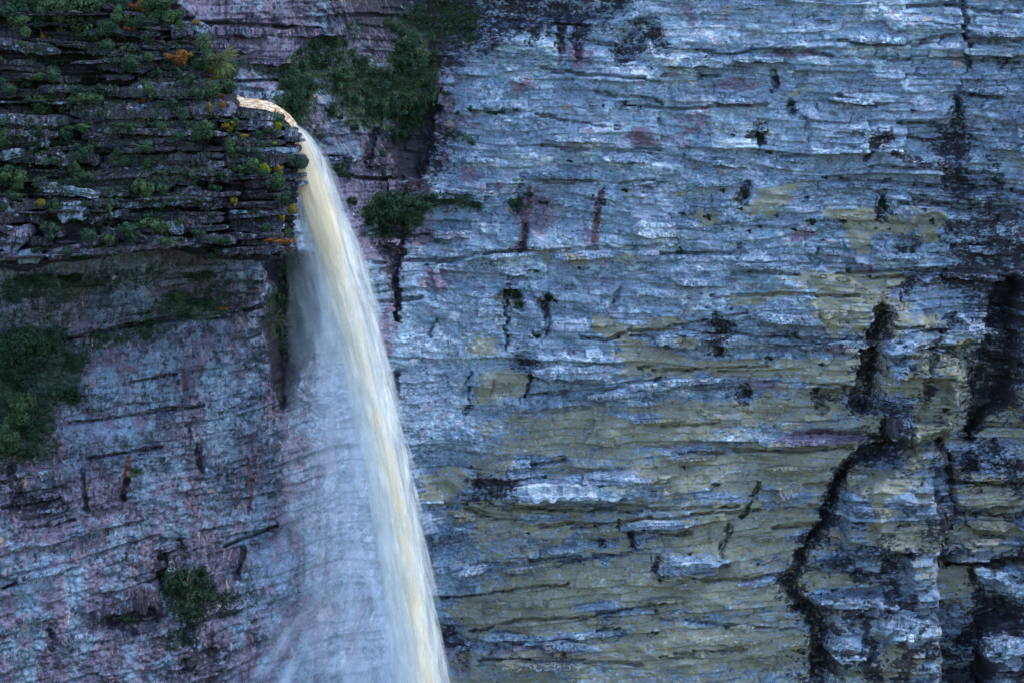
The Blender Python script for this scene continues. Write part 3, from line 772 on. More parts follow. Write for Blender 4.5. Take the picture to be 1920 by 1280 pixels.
D += 0.28 * np.exp(-(e2 / 0.07) ** 2) * sstep(.40, .62, vnoise(X / 3, S / .8, 46)) + 0.45 * np.exp(-(u2 / 0.08) ** 2) * sstep(.45, .6, vnoise(X / 2, S / 1.5, 47))
D += 0.22 * (f2 - .5)
OLV = sstep(.42, .6, sample('olive', px, py))
D *= rough * (1 - .55 * OLV)
JX = 26 * (hash2((v2 * 6e4).astype(np.int64), (v1 * 6e4).astype(np.int64), 5) - .5) + 5 * (v3 - .5)
JY = 12 * (hash2((v1 * 6e4).astype(np.int64), (v2 * 6e4).astype(np.int64), 6) - .5) + 3 * (hash2((v3 * 6e4).astype(np.int64), (v3 * 9e4).astype(np.int64), 7) - .5)
jl = .35 + .65 * sstep(560, 800, px)
JX *= jl
JY *= jl
TONE = .5 + (.26 * (v1 - .5) + .34 * (v2 - .5) + .10 * (v3 - .5)) * (.3 + .7 * sstep(620, 900, px)) * (.7 + .3 * sstep(300, 500, py))
smooth = sstep(.4, .6, sample('olive', px + JX, py + JY))
D += 1.25 * sample('dep', px + JX * .35, py + JY * .6)
D += 1.7 * (fbm(X / 4.1, Z / 2.6, 3, 80) - .5) + (1 - .6 * smooth) * (.45 + .75 * sstep(.38, .62, fbm(X / 6, Z / 3.5, 3, 150))) * (0.52 * (fbm(X / .9, Z / .6, 3, 84) - .5) + 0.16 * (vnoise(X / .24, Z / .18, 88) - .5))
# the two proud blocks and bulges one can read on the face
def bulge(cx, cy, rx, ry, d, ang=0):
    global D
    a = R(ang)
    x = px - cx + 8 * (vnoise(X, Z, 99) - .5)
    y = py - cy + 8 * (vnoise(X, Z, 98) - .5)
    u = np.abs((x * math.cos(a) + y * math.sin(a)) / rx)
    t = np.abs((-x * math.sin(a) + y * math.cos(a)) / ry)
    r = (u ** 4 + t ** 4) ** .25
    D -= d * (1 - sstep(.82, 1.05, r))


for q in [(1080, 918, 150, 32, 1.1, 0), (1080, 688, 96, 26, .7, 0), (1690, 690, 46, 110, 1.6, 4), (1270, 716, 80, 16, .6, 0), (1290, 1066, 62, 18, 1.1, -6),
          (1232, 986, 60, 12, .8, -2), (1705, 1180, 52, 34, 1.2, 8), (1600, 1215, 50, 36, .9, 0), (1640, 960, 70, 60, .9, 10), (1840, 900, 60, 60, .8, 0),
          (1880, 1210, 44, 40, 1.0, 0), (1215, 1018, 30, 20, .8, 0), (1010, 968, 56, 14, .6, 0), (1430, 400, 90, 26, .5, 0), (1140, 432, 90, 26, .2, 0),
          (1660, 1060, 90, 30, .9, 0), (1300, 640, 46, 14, .6, 0), (1400, 640, 60, 14, .6, 3), (255, 1130, 48, 34, .9, -8), (80, 1040, 90, 40, .6, -10), (840, 520, 30, 26, .6, 0),
          (340, 1070, 30, 40, .8, 10), (1690, 800, 30, 28, .9, 0), (60, 900, 80, 20, .8, -10), (440, 530, 60, 22, .8, 0), (1650, 450, 70, 36, -.5, 0), (1745, 440, 34, 40, -.4, 0)]:
    bulge(*q)
Y = Yb + D
co = np.stack([X, Y, Z], 1)
nx, nz = len(gx), len(gz)
idx = np.arange(nx * nz).reshape(nz, nx)
F = np.stack([idx[:-1, :-1], idx[:-1, 1:], idx[1:, 1:], idx[1:, :-1]], -1).reshape(-1, 4)
me = new_mesh('rock_wall', co, F)
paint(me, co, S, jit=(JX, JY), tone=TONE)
cliff = link('cliff', me, ROCK)
tag(cliff, 'tall layered rock wall of grey, purple and olive quartzite behind the fall', kind='structure')
YG = Y.reshape(nz, nx)


def wall_y(px_, py_):
    y = 10.0
    for _ in range(4):
        p = unproj(px_, py_, y)
        i = min(max(np.searchsorted(gx, p[0]), 0), nx - 1)
        j = min(max(np.searchsorted(gz, p[2]), 0), nz - 1)
        y = float(YG[j, i])
    return y


def wall_pt(px_, py_):
    y = wall_y(px_, py_)
    return unproj(px_, py_, y)


# ------------------------------------------------------------------ headland: the layered bluff the stream leaves
def xe_px(py):
    return np.interp(py, [-200, 0, 20, 60, 90, 120, 180, 205, 211, 240, 290, 310, 340, 400, 470, 486, 500], [215, 318, 345, 372, 392, 425, 432, 440, 500, 532, 552, 560, 548, 542, 540, 500, 470])


nh, mh = 420, 260
pyr = np.linspace(-190, 492, mh)
tt = np.linspace(0, 1, nh)
cor, ssr = [], []
FOOT = lambda x: np.interp(x, [-500, 0, 60, 130, 220, 345, 400, 470, 500, 560], [500, 500, 508, 492, 480, 464, 476, 486, 490, 488]) + 16 * (fbm(x / 22., x * 0 + .5, 3, 333) - .5)
for r_, q in enumerate(pyr):
    yf0, yf1 = np.interp(q, [-190, 0, 190, 492], [9.5, 5.0, 1.0, -4.6]), np.interp(q, [-190, 180, 200, 492], [11, 6.5, 1.5, 0.5])
    xe = unproj(xe_px(q) + 8, q, yf1)[0]
    # footprint: along the front, round the nose, back into the wall
    t1 = np.clip(tt / 0.86, 0, 1)
    t2 = np.clip((tt - 0.86) / 0.14, 0, 1)
    xx = -78 + (xe + 78) * t1 - 5.0 * t2 ** 1.5
    yy = yf0 + (yf1 - yf0) * t1 ** 3 + 15 * t2
    pxx = 960 + xx / 0.0498
    q2 = -190 + (q + 190) * (FOOT(pxx) + 190) / 682.
    zz = unproj(300, 0, -1)[2] + (unproj(300, 1, -1)[2] - unproj(300, 0, -1)[2]) * q2
    cor.append(np.stack([xx, yy, zz], 1))
cor = np.array(cor)
HX, HZ = cor[..., 0], cor[..., 2]
HS = HZ + 0.02 * HX + 0.7 * (fbm(HX / 8, HZ / 4, 3, 130) - .5)
w1, a1, c1, g1 = blocks(HS, HX + cor[..., 1], 1.7, 7.5, 21)
w2, a2, c2, g2 = blocks(HS, HX + cor[..., 1], 0.55, 2.6, 22)
notch = np.zeros_like(HX)
for nx_, nz0, nz1, nw_ in [(-43.0, 14.5, 22, 1.1), (-40.0, 17, 24, .7), (-27.5, 8, 24, .5), (-33.5, 24, 31, .9), (-45.5, 8, 14, .9), (-37, 9, 14, .8), (-30, 11, 16, .7), (-29, 26, 32, .6)]:
    notch += np.exp(-((HX - nx_ + .9 * (vnoise(HZ / 1.1, HX * 0 + nx_, 77) - .5)) / nw_) ** 2) * sstep(nz0 - 1, nz0, HZ) * (1 - sstep(nz1, nz1 + 1, HZ))
off = -1.5 * notch + (w1 - .5) * 1.3 + (w2 - .5) * 1.0 - .8 * np.exp(-(a1 / .12) ** 2) - .5 * np.exp(-(a2 / .07) ** 2) + 1.2 * (fbm(HX / 2.5, HZ / 1.2, 3, 140) - .5)
nose = sstep(0.80, 0.93, tt)[None, :]
cor[..., 1] -= off * (1 - nose)
cor[..., 0] += off * 0.8 * nose
# undercut at the foot
cap = cor[-1].copy()
rows = [cor]
for k_, dy in ((0.15, 1.0), (0.5, 6.0), (0.9, 16.0)):
    c_ = cap.copy()
    c_[:, 1] += dy
    c_[:, 0] -= dy * .3
    c_[:, 2] -= k_
    rows.append(c_[None])
c_ = cor[0].copy()
c_[:, 1] += 14
rows.insert(0, c_[None])
cor = np.concatenate(rows, 0)
mh2 = cor.shape[0]
idx = np.arange(mh2 * nh).reshape(mh2, nh)
F = np.stack([idx[1:, :-1], idx[1:, 1:], idx[:-1, 1:], idx[:-1, :-1]], -1).reshape(-1, 4)
cc = cor.reshape(-1, 3)
me = new_mesh('headland_rock', cc, F)
px, py = proj(cc)
paint(me, cc, cc[:, 2] + .02 * cc[:, 0], {0: 0.0, 1: 0.3, 2: 0.68, 3: 0.0, 5: 0.0}, tone=.0)
headland = link('headland', me, ROCK)
tag(headland, 'dark layered rock bluff the waterfall leaps from, upper left', kind='structure')

bv_v, bv_f = [tuple(c) for c in cc], [tuple(int(i) for i in f) for f in F]


def slab_mesh(L, Dp, H, seed, lt=.5, rt=.5, rag=1.0):
    """an irregular flat stone: ring sections along its length, ragged ends, chamfered and chipped edges"""
    r = np.random.default_rng(seed)
    n = int(np.clip(L / 0.14, 9, 56))
    q1, q2 = sorted(r.uniform(-.6, .7, 2))
    o1, o2, o3 = r.uniform(-.16, .10, 3)
    ring = np.array([(-1 + o1, -.92), (-1 + o1, q1 - .05), (-1 + o2, q1 + .03), (-1 + o2, q2), (-1 + o3 + .05, q2 + .06), (-.98 + o3 + .05, .94), (-.86, 1.0), (.5, 1.06), (1, .8), (1, -.8), (.2, -1), (-.84 + o1, -1)])
    ts = np.linspace(0, 1, n)
    V = []
    so = r.random() * 50
    for t in ts:
        x = (t - .5) * L
        el = min(t / max(.02, lt * .25), 1) ** .8 if lt > 0 else 1
        er = min((1 - t) / max(.02, rt * .25), 1) ** .8 if rt > 0 else 1
        e = max(.12, el * er)
        top = .5 * H * (1 + .75 * (vnoise(np.array(x / .9 + so), np.array(1.5), 201) - .5) * rag) * (.45 + .55 * e)
        bot = .5 * H * (1 + .8 * (vnoise(np.array(x / .7 + so), np.array(4.5), 202) - .5) * rag) * (.35 + .65 * e)
        fr = .5 * Dp * (1 + .5 * (vnoise(np.array(x / .8 + so), np.array(7.5), 203) - .5) * rag) * (.4 + .6 * e)
        for k, (a, c) in enumerate(ring):
            jj = 1 + .16 * rag * (r.random() - .5)
            V.append((x + .05 * (r.random() - .5), a * fr * jj, c * (top if c > 0 else bot) * (1 + .12 * rag * (r.random() - .5)) + .05 * H * (r.random() - .5)))
    m = len(ring)
    Fq = [[i * m + k, i * m + (k + 1) % m, (i + 1) * m + (k + 1) % m, (i + 1) * m + k] for i in range(n - 1) for k in range(m)]
    V.append((-L / 2 - .04, 0, 0))
    V.append((L / 2 + .04, 0, 0))
    c0, c1_ = len(V) - 2, len(V) - 1
    Ft = [[c0, (k + 1) % m, k] for k in range(m)] + [[c1_, (n - 1) * m + k, (n - 1) * m + (k + 1) % m] for k in range(m)]
    return np.array(V), Fq, Ft


n_slab = 0


def slab(cx, cy, wpx, hpx, Yf, Dp, tilt=0.0, parent=None, over=None, name='rock_slab', lt=.5, rt=.5, rag=1.0, bvh=True, tone=None):
    global n_slab
    n_slab += 1
    sc_ = (Yf + 239) / FPX
    V, Fq, Ft = slab_mesh(wpx * sc_, Dp, hpx * sc_, 500 + n_slab, lt, rt, rag)
    a = R(-tilt)
    c = unproj(cx, cy, Yf)
    c[1] += Dp * .5
    yaw = random.uniform(-.05, .05)
    Wv = np.empty_like(V)
    x1 = V[:, 0] * math.cos(yaw) - V[:, 1] * math.sin(yaw)
    y1 = V[:, 0] * math.sin(yaw) + V[:, 1] * math.cos(yaw)
    Wv[:, 0] = x1 * math.cos(a) - V[:, 2] * math.sin(a)
    Wv[:, 2] = x1 * math.sin(a) + V[:, 2] * math.cos(a)
    Wv[:, 1] = y1
    me = bpy.data.meshes.new(name)
    me.from_pydata([tuple(v) for v in Wv], [], Fq + Ft)
    if tone is None:
        tone = (-.02 + .50 * over[3]) if over else random.uniform(.3, .75)
    tn = tone + .30 * (vnoise(Wv[:, 0] / 1.1 + n_slab * 3.3, Wv[:, 2] / .5, 205) - .5)
    paint(me, Wv + c, None, over, tone=tn)
    o = link(name, me, ROCK, parent)
    o.location = c
    if bvh:
        n0 = len(bv_v)
        bv_v.extend(tuple(v) for v in (Wv + c))
        bv_f.extend(tuple(n0 + i for i in f) for f in Fq + Ft)
    return o


DK = lambda d=.3, p=.4, pale=0.0, moss=.2, rust=0.0: {0: 0.0, 1: p, 2: d + (.15 if pale < .5 else .02), 3: pale, 4: moss, 5: rust}
# slabs one can name, read from the photograph: x, y, width, height, front Y, depth, tilt (down to the right), tone
named = [
    (480, 217, 102, 15, -.2, 3.0, 4, DK(.12, .3, .35, 0), 0.2, 1.0), (492, 181, 84, 20, 5.6, 2.6, 1, DK(.1, .1, 1.0, 0), .5, .2),
    (476, 234, 84, 17, -.6, 3.0, 0, DK(.1, .3, .45, 0), .2, 1.0), (528, 250, 72, 12, .1, 2.2, 7, DK(.15, .3, .4, 0), .2, 1.0), (545, 243, 26, 8, .6, 1.4, -4, DK(.1, .2, .4, 0), .4, 1.0),
    (550, 262, 40, 9, .2, 1.8, 4, DK(.2, .3, .3, 0), .3, 1.0), (462, 263, 60, 11, -.8, 2.6, 6, DK(.05, .2, .75, 0), .4, .8), (492, 284, 124, 18, -1.0, 3.2, 1, DK(0, .15, 1.0, 0), .3, .7),
    (548, 277, 30, 14, .4, 2.0, 2, DK(.45, .2, 0, 0), .1, .1), (556, 302, 40, 24, -.3, 2.8, 12, DK(.3, .5, .2, .3), .6, .8), (548, 331, 50, 11, .1, 2.4, -6, DK(.3, .45, .2, 0), .4, 1.0),
    (545, 348, 60, 11, -.2, 2.6, -10, DK(.25, .45, .3, 0), .4, 1.0), (500, 357, 90, 10, -1.0, 3.0, -12, DK(.35, .45, .1, 0), .4, .8),
    (280, 208, 300, 32, -.9, 3.2, -1, DK(.30, .15, .30, 0), .5, .3), (395, 205, 90, 26, -1.4, 2.8, 2, DK(.12, .45, .55, 0), .3, .5), (60, 226, 150, 18, -1.3, 3, 2, DK(.2, .2, .4, 0), .3, .4),
    (230, 63, 150, 12, 3.4, 2.4, 1, DK(.25, .2, .4, 0), .4, .4), (340, 48, 90, 16, 4.0, 2.6, 6, DK(.18, .25, .5, 0), .5, .6), (378, 58, 34, 26, 4.4, 2.4, 30, DK(.1, .1, .6, 0), .8, .8),
    (240, 100, 160, 12, 2.0, 2.6, 3, DK(.25, .4, .3, 0), .4, .4), (45, 88, 130, 20, 1.4, 2.6, 8, DK(.3, .1, .3, 0), .4, .6), (330, 140, 110, 14, 1.0, 2.4, 0, DK(.3, .5, .2, 0), .4, .3),
    (320, 164, 160, 22, .2, 2.6, 0, DK(.3, .4, .25, 0), .4, .4), (160, 170, 180, 16, -.2, 2.4, 3, DK(.35, .5, .1, 0), .4, .4), (300, 248, 250, 12, -2.0, 2.6, 2, DK(.2, .3, .4, 0), .4, .5),
    (270, 272, 190, 16, -1.8, 2.4, 0, DK(.3, .5, .2, 0), .3, .4), (300, 312, 240, 20, -2.2, 2.8, -2, DK(.22, .2, .45, 0), .3, .5), (70, 262, 40, 36, -2.4, 2.2, 0, DK(.1, .2, .45, 0), .3, .3),
    (20, 290, 44, 18, -2.9, 2.0, -10, DK(.05, .1, .7, 0), .6, .6), (78, 300, 30, 18, -2.6, 2.0, 0, DK(.2, .2, .4, 0), .5, .5), (118, 300, 60, 22, -2.4, 2.0, 0, DK(.3, .15, .2, 0), .5, .5),
    (100, 352, 56, 18, -3.4, 2.4, 6, DK(.15, 0, .5, 0), .6, .6), (150, 362, 66, 16, -3.7, 2.4, 9, DK(0, 0, 1.0, 0), .7, .9), (208, 360, 70, 16, -3.2, 2.4, 6, DK(.2, .2, .35, 0), .5, .9),
    (135, 398, 60, 34, -3.9, 2.6, -2, DK(.1, .05, .6, 0), .8, .8), (205, 404, 90, 12, -3.7, 2.6, -16, DK(.2, .3, .35, 0), .4, .8), (372, 372, 100, 38, -3.0, 3.0, 12, DK(.25, .45, .2, 0), .8, .7),
    (410, 330, 60, 26, -2.2, 2.6, 4, DK(.2, .3, .3, .1), .8, .8), (330, 374, 36, 14, -3.3, 2.2, 4, DK(.1, .4, .4, 0), .7, .7), (18, 396, 66, 18, -3.6, 2.6, -5, DK(0, .5, .75, 0), .4, .4),
    (30, 436, 60, 20, -4.1, 2.6, -6, DK(0, .8, .6, 0), .4, .3), (100, 440, 40, 12, -4.0, 2.2, -8, DK(.1, .7, .3, 0), .5, .5), (12, 458, 50, 24, -4.3, 2.4, 0, DK(.05, .2, .6, 0), .6, .6),
    (14, 480, 44, 20, -4.4, 2.4, 0, DK(.1, .6, .4, 0), .4, .4), (52, 482, 46, 30, -4.5, 2.4, 0, DK(.05, .1, .65, 0), .7, .6), (120, 474, 70, 18, -4.5, 2.4, -14, DK(.1, .75, .4, 0), .4, .4),
    (230, 464, 170, 18, -4.6, 3.2, -4, DK(.28, .2, .2, 0), .4, .2), (318, 455, 56, 18, -4.7, 3.0, 2, DK(.28, .2, .25, 0), .2, .6), (326, 427, 44, 22, -4.1, 2.4, 3, DK(.1, .2, .45, 0), .7, .6),
    (362, 424, 44, 32, -4.0, 2.4, 0, DK(.2, .8, .25, 0), .5, .5), (480, 424, 110, 14, -2.4, 3.0, 0, DK(.25, .3, .3, 0), .4, .6), (440, 444, 90, 16, -2.8, 3.0, -3, DK(.25, .4, .3, 0), .5, .5),
    (500, 452, 90, 10, -2.2, 3.0, 1, DK(.35, .4, .2, 0), .5, .6), (500, 468, 110, 16, -2.4, 3.2, 2, DK(.5, .3, 0, 0), .5, .9), (450, 482, 150, 12, -2.8, 3.2, 1, DK(.5, .4, 0, 0), .4, .6),
    (505, 395, 100, 16, -1.6, 3.0, 4, DK(.3, .3, .25, 0), .5, .6), (250, 436, 130, 14, -3.9, 2.6, 2, DK(.35, .7, .1, 0), .4, .4), (440, 300, 40, 30, -1.4, 2.6, 0, DK(.4, .2, .1, .4), .5, .5),
]
for q in named:
    slab(q[0], q[1], q[2], q[3], q[4], q[5], q[6], headland, q[7], lt=q[8], rt=q[9])
# the many courses between them
rr = random.Random(3)
cyp = 24.0
while cyp < 482:
    hp = rr.choice([5, 7, 10, 13, 20]) * rr.uniform(.85, 1.2)
    x = -70 + rr.uniform(-30, 30)
    xe = float(xe_px(cyp)) - 14
    while x < xe - 20:
        L = min(rr.choice([60, 110, 170, 250]) * rr.uniform(.8, 1.3), xe - x)
        cxp = x + L / 2
        wx_ = (cxp - 960) * .0498
        wz_ = (640 - cyp) * .0498
        if any(abs(wx_ - a_) < L * .02 and b0_ < wz_ < b1_ for a_, b0_, b1_ in [(-43, 14.5, 22), (-40, 17, 24), (-27.5, 8, 24), (-33.5, 24, 31), (-45.5, 8, 14), (-37, 9, 14)]):
            L *= .45
            cxp = x + L / 2
        if L > 24 and rr.random() < 0.74 and cyp < FOOT(np.array([cxp]))[0] - 4:
            yf = float(np.interp(cyp, [0, 190, 492], [5.0, 1.0, -4.6])) + rr.uniform(-1.2, .2)
            yf += 2.4 * max(0, (cxp - 330) / 230) ** 2
            slab(cxp, cyp + rr.uniform(-3, 3), L * 1.04, hp * rr.uniform(.7, 1.3), yf - .8 + rr.uniform(-.5, .7), rr.uniform(2.2, 3.2), rr.uniform(-5, 5), headland,
                 DK(rr.uniform(.25, .6), rr.choice([0, .1, .3, .6]), rr.choice([0, 0, 0, .12, .4]), rr.choice([0, .2, .5]), rr.choice([0, 0, 0, .3])),
                 lt=rr.uniform(.2, 1), rt=rr.uniform(.2, 1))
        x += L * rr.uniform(.9, 1.15)
    cyp += hp * 0.98
print('slabs', n_slab)

# proud blocks and ledges standing off the great wall
wall_slabs = [
    (1080, 925, 250, 34, -1, 0), (1350, 640, 130, 20, 3, 0), (1260, 640, 60, 24, 0, 0), (1080, 700, 170, 26, -2, 0), (1240, 986, 130, 16, -2, 0), (1295, 1066, 110, 26, -6, 0), (1160, 744, 120, 14, -5, 0),
    (1300, 716, 120, 14, -3, 0), (1010, 968, 90, 14, 2, 0), (1215, 1016, 50, 30, 0, 0), (1695, 1175, 90, 40, 8, 0), (1600, 1225, 80, 44, 0, 0), (1880, 1215, 80, 40, -6, 0), (1690, 805, 50, 46, 0, 0),
    (1480, 600, 120, 18, 3, 0), (1570, 590, 60, 16, 0, 0), (1480, 640, 130, 12, 2, 0), (1700, 655, 60, 22, 2, 0), (1690, 700, 40, 30, 0, 0), (1700, 745, 90, 16, 0, 0), (1510, 830, 180, 14, -1, 1),
    (1600, 826, 120, 14, -1, 1), (1360, 345, 120, 14, 0, 0), (1230, 432, 90, 30, -1, 0), (1650, 350, 130, 12, 4, 0), (1780, 364, 160, 10, 4, 0),
    (1860, 372, 120, 10, 3, 0), (1300, 118, 130, 18, 2, 0), (1430, 112, 110, 12, 1, 0), (1650, 76, 110, 12, 2, 0), (1870, 64, 90, 12, 2, 0), (1860, 98, 100, 18, 2, 0), (1600, 190, 90, 10, 6, 0),
    (1850, 172, 90, 12, 5, 0), (1740, 308, 150, 12, 3, 0), (1400, 190, 110, 10, 0, 0), (1100, 262, 150, 14, 2, 0), (1180, 300, 110, 12, 1, 0), (1060, 330, 120, 12, 2, 0), (960, 480, 120, 12, -4, 0),
    (1100, 480, 120, 14, -2, 0), (1000, 1065, 120, 12, -8, 0), (880, 1074, 70, 14, -12, 0), (1080, 1030, 110, 12, -8, 0), (1450, 1010, 80, 10, -3, 0), (950, 1195, 110, 16, -2, 0), (1060, 1215, 90, 18, 0, 0),
    (1120, 1190, 110, 10, -6, 0), (1010, 1250, 170, 16, 0, 1), (1400, 1205, 110, 10, -3, 0), (1330, 1225, 70, 22, 0, 0), (1570, 1060, 80, 20, 0, 0), (1640, 1120, 90, 22, 5, 0), (1860, 985, 90, 18, 4, 0),
    (1850, 895, 100, 16, 0, 0), (1880, 860, 60, 16, 0, 0), (1620, 900, 60, 22, 0, 0), (1640, 960, 80, 18, 0, 0), (1870, 1080, 80, 18, 8, 0), (1480, 925, 50, 20, -20, 0), (870, 965, 60, 10, 8, 0),
    (860, 995, 34, 14, 0, 0), (815, 1010, 26, 14, 0, 0), (815, 1030, 20, 16, 0, 0), (1260, 1125, 90, 8, -4, 0), (1500, 880, 130, 10, -2, 1), (1300, 860, 110, 9, -4, 0), (1240, 790, 120, 9, -3, 0),
    (1330, 530, 130, 14, 0, 0), (1430, 500, 100, 12, 0, 0), (1560, 470, 60, 22, 0, 0), (1690, 485, 110, 12, 2, 0), (1860, 470, 100, 16, 4, 0), (1830, 520, 120, 12, 4, 0), (1890, 430, 50, 28, 4, 0),
    (460, 518, 80, 24, -3, 2), (330, 528, 90, 12, -3, 2), (255, 1126, 76, 50, -8, 2), (345, 1055, 40, 34, 10, 2), (60, 895, 120, 20, -8, 2), (60, 935, 110, 16, -8, 2), (240, 600, 110, 14, -8, 2),
    (130, 628, 90, 14, -8, 2), (400, 590, 110, 14, -6, 2), (440, 575, 90, 10, -8, 2), (200, 570, 100, 12, -5, 2), (480, 735, 60, 14, -20, 2), (70, 1080, 90, 14, -14, 2), (140, 1000, 80, 12, -14, 2),
    (120, 1200, 90, 20, -16, 2), (60, 1160, 80, 16, -16, 2), (480, 1010, 70, 16, -16, 2), (360, 505, 120, 12, -4, 2), (150, 545, 110, 14, -4, 2), (590, 60, 120, 20, 1, 2), (450, 60, 130, 22, 1, 2),
    (430, 90, 110, 18, 1, 2), (500, 115, 90, 16, 1, 2), (700, 305, 60, 18, -6, 2), (640, 300, 60, 14, -6, 2), (780, 345, 90, 14, -6, 2), (900, 300, 80, 14, 0, 2), (720, 455, 60, 16, 0, 2), (850, 440, 80, 16, -3, 2),
]
for q in wall_slabs:
    y = min(wall_y(q[0] + dx_, q[1] + dy_) for dx_ in (-q[2] * .3, 0, q[2] * .3) for dy_ in (0,))
    slab(q[0], q[1], q[2] * .96, q[3] * .85, y - .38, 2.4, q[4], cliff, None, lt=rr.uniform(.2, .9), rt=rr.uniform(.2, .9), rag=1.25, bvh=False)
for k in range(120):                                # lesser ledges scattered over the beds
    qx, qy = rr.uniform(860, 1960), rr.uniform(-20, 1300)
    y = wall_y(qx, qy)
    til = float(np.interp(qy, [0, 300, 560, 800, 1100], [3, 2.3, 0, -3, -5]))
    slab(qx, qy, rr.uniform(26, 110), rr.uniform(6, 13), y - .15, 2.0, til + rr.uniform(-2, 2), cliff, None, lt=rr.uniform(.3, 1), rt=rr.uniform(.3, 1), rag=1.4, bvh=False)
for k in range(46):
    qx, qy = rr.uniform(0, 480), rr.uniform(660, 1290)
    y = wall_y(qx, qy)
    slab(qx, qy, rr.uniform(26, 90), rr.uniform(7, 16), y - .1, 2.0, -12 + rr.uniform(-6, 4), cliff, None, lt=rr.uniform(.3, 1), rt=rr.uniform(.3, 1), rag=1.4, bvh=False)

# gorge floor far below and plateau behind, so the walls stand on something
me = new_mesh('gorge_floor_ground', np.array([(-3000, -3000, -230), (3000, -3000, -230), (3000, 3000, -230), (-3000, 3000, -230)], float), np.array([[0, 1, 2, 3]]))
b_ = NB('distant_forest_floor')
pb = b_.n('ShaderNodeBsdfDiffuse')
tc = b_.n('ShaderNodeTexCoord')
b_.put(pb.inputs[0], b_.ramp(b_.noise(tc.outputs['Object'], .05, (1, 1, 1), 6), [(0.3, (.03, .05, .02)), (0.7, (.10, .12, .07))]))
b_.put(b_.out.inputs[0], pb.outputs[0])
tag(link('ground', me, b_.m), 'forested gorge floor far below the cliff', kind='structure')

# ------------------------------------------------------------------ waterfall
fall = bpy.data.objects.new('waterfall', None)
COL.objects.link(fall)
tag(fall, 'tall silty waterfall leaping off the dark ledge into pale drifting spray', 'waterfall')
YW = 3.0


def tube(name, pts, mat, seed, dep=0.8, Yo=0.0, seg=28, per=6, wob=0.06, flow=1.0):
    """pts: (x px, y px, half width px, density)"""
    P = np.array(pts, float)
    d = np.concatenate([[0], np.cumsum(np.hypot(np.diff(P[:, 0]), np.diff(P[:, 1])))])
    n = max(10, int(d[-1] / per))
    u = np.linspace(0, d[-1], n)
    Q = np.stack([np.interp(u, d, P[:, i]) for i in range(4)], 1)
    kk = np.hanning(9)
    kk /= kk.sum()
    for i in range(3):
        Q[:, i] = np.convolve(np.pad(Q[:, i], 4, 'edge'), kk, 'valid')
    V, FL, DN = [], [], []
    for i in range(n):
        c = unproj(Q[i, 0], Q[i, 1], YW + Yo)
        hw = Q[i, 2] * (YW + Yo + 239) / FPX
        for j in range(seg + 1):
            a = 2 * math.pi * j / seg
            wv = 1 + wob * 2 * (float(vnoise(np.array(3 * math.cos(a) + seed * 7.7), np.array(u[i] * .03 + 3 * math.sin(a)), 300)) - .5)
            V.append((c[0] + hw * wv * math.cos(a), c[1] + hw * dep * wv * math.sin(a), c[2]))
            FL.append((hw * wv * math.cos(a) * flow + (0 if math.sin(a) >= 0 else 31.0), u[i] * .05, seed * 3.71 + .15 * math.sin(a)))
            DN.append(Q[i, 3])
    m = seg + 1
    ix = np.arange(n * m).reshape(n, m)
    F_ = np.stack([ix[:-1, :-1], ix[:-1, 1:], ix[1:, 1:], ix[1:, :-1]], -1).reshape(-1, 4)
    me = new_mesh(name, np.array(V), F_[:, ::-1])
    at = me.attributes.new('flow', 'FLOAT_VECTOR', 'POINT')
    at.data.foreach_set('vector', np.array(FL, np.float32).ravel())
    at = me.attributes.new('dens', 'FLOAT', 'POINT')
    at.data.foreach_set('value', np.array(DN, np.float32))
    me.polygons.foreach_set('use_smooth', np.ones(len(me.polygons), bool))
    return link(name, me, mat, fall)


# outer body (white threads), then the silty cream heart
edge = [(524, 222, 8, .0), (548, 238, 14, 1), (566, 262, 20, 1), (582, 300, 26, 1), (592, 350, 32, .95), (606, 400, 38, .95), (622, 450, 42, .9), (636, 500, 44, .85), (664, 600, 40, .85), (688, 700, 36, .9),
        (710, 800, 36, .95), (731, 900, 36, 1), (748, 1000, 38, 1), (765, 1100, 38, 1), (781, 1200, 38, 1), (793, 1280, 38, 1), (815, 1440, 40, 1), (830, 1600, 42, 1)]
core = [(540, 232, 6, .0), (556, 250, 10, 1), (572, 290, 16, 1), (584, 340, 22, 1), (604, 400, 25, 1), (624, 460, 24, 1), (642, 520, 20, 1), (658, 580, 17, 1), (672, 640, 15, 1), (686, 700, 14, 1), (702, 760, 15, 1),
        (718, 820, 16, 1), (734, 900, 17, 1), (752, 980, 17, .9), (768, 1080, 18, .8), (784, 1180, 19, .8), (798, 1280, 20, .8), (815, 1440, 22, .8), (830, 1600, 24, .8)]


def shift(p, dx=0, sw=1.0, dd=1.0, y0=None):
    return [(x + dx * min(1, max(0, (y - 240) / 200)), y, hw * sw, d * dd) for x, y, hw, d in p if y0 is None or y >= y0]


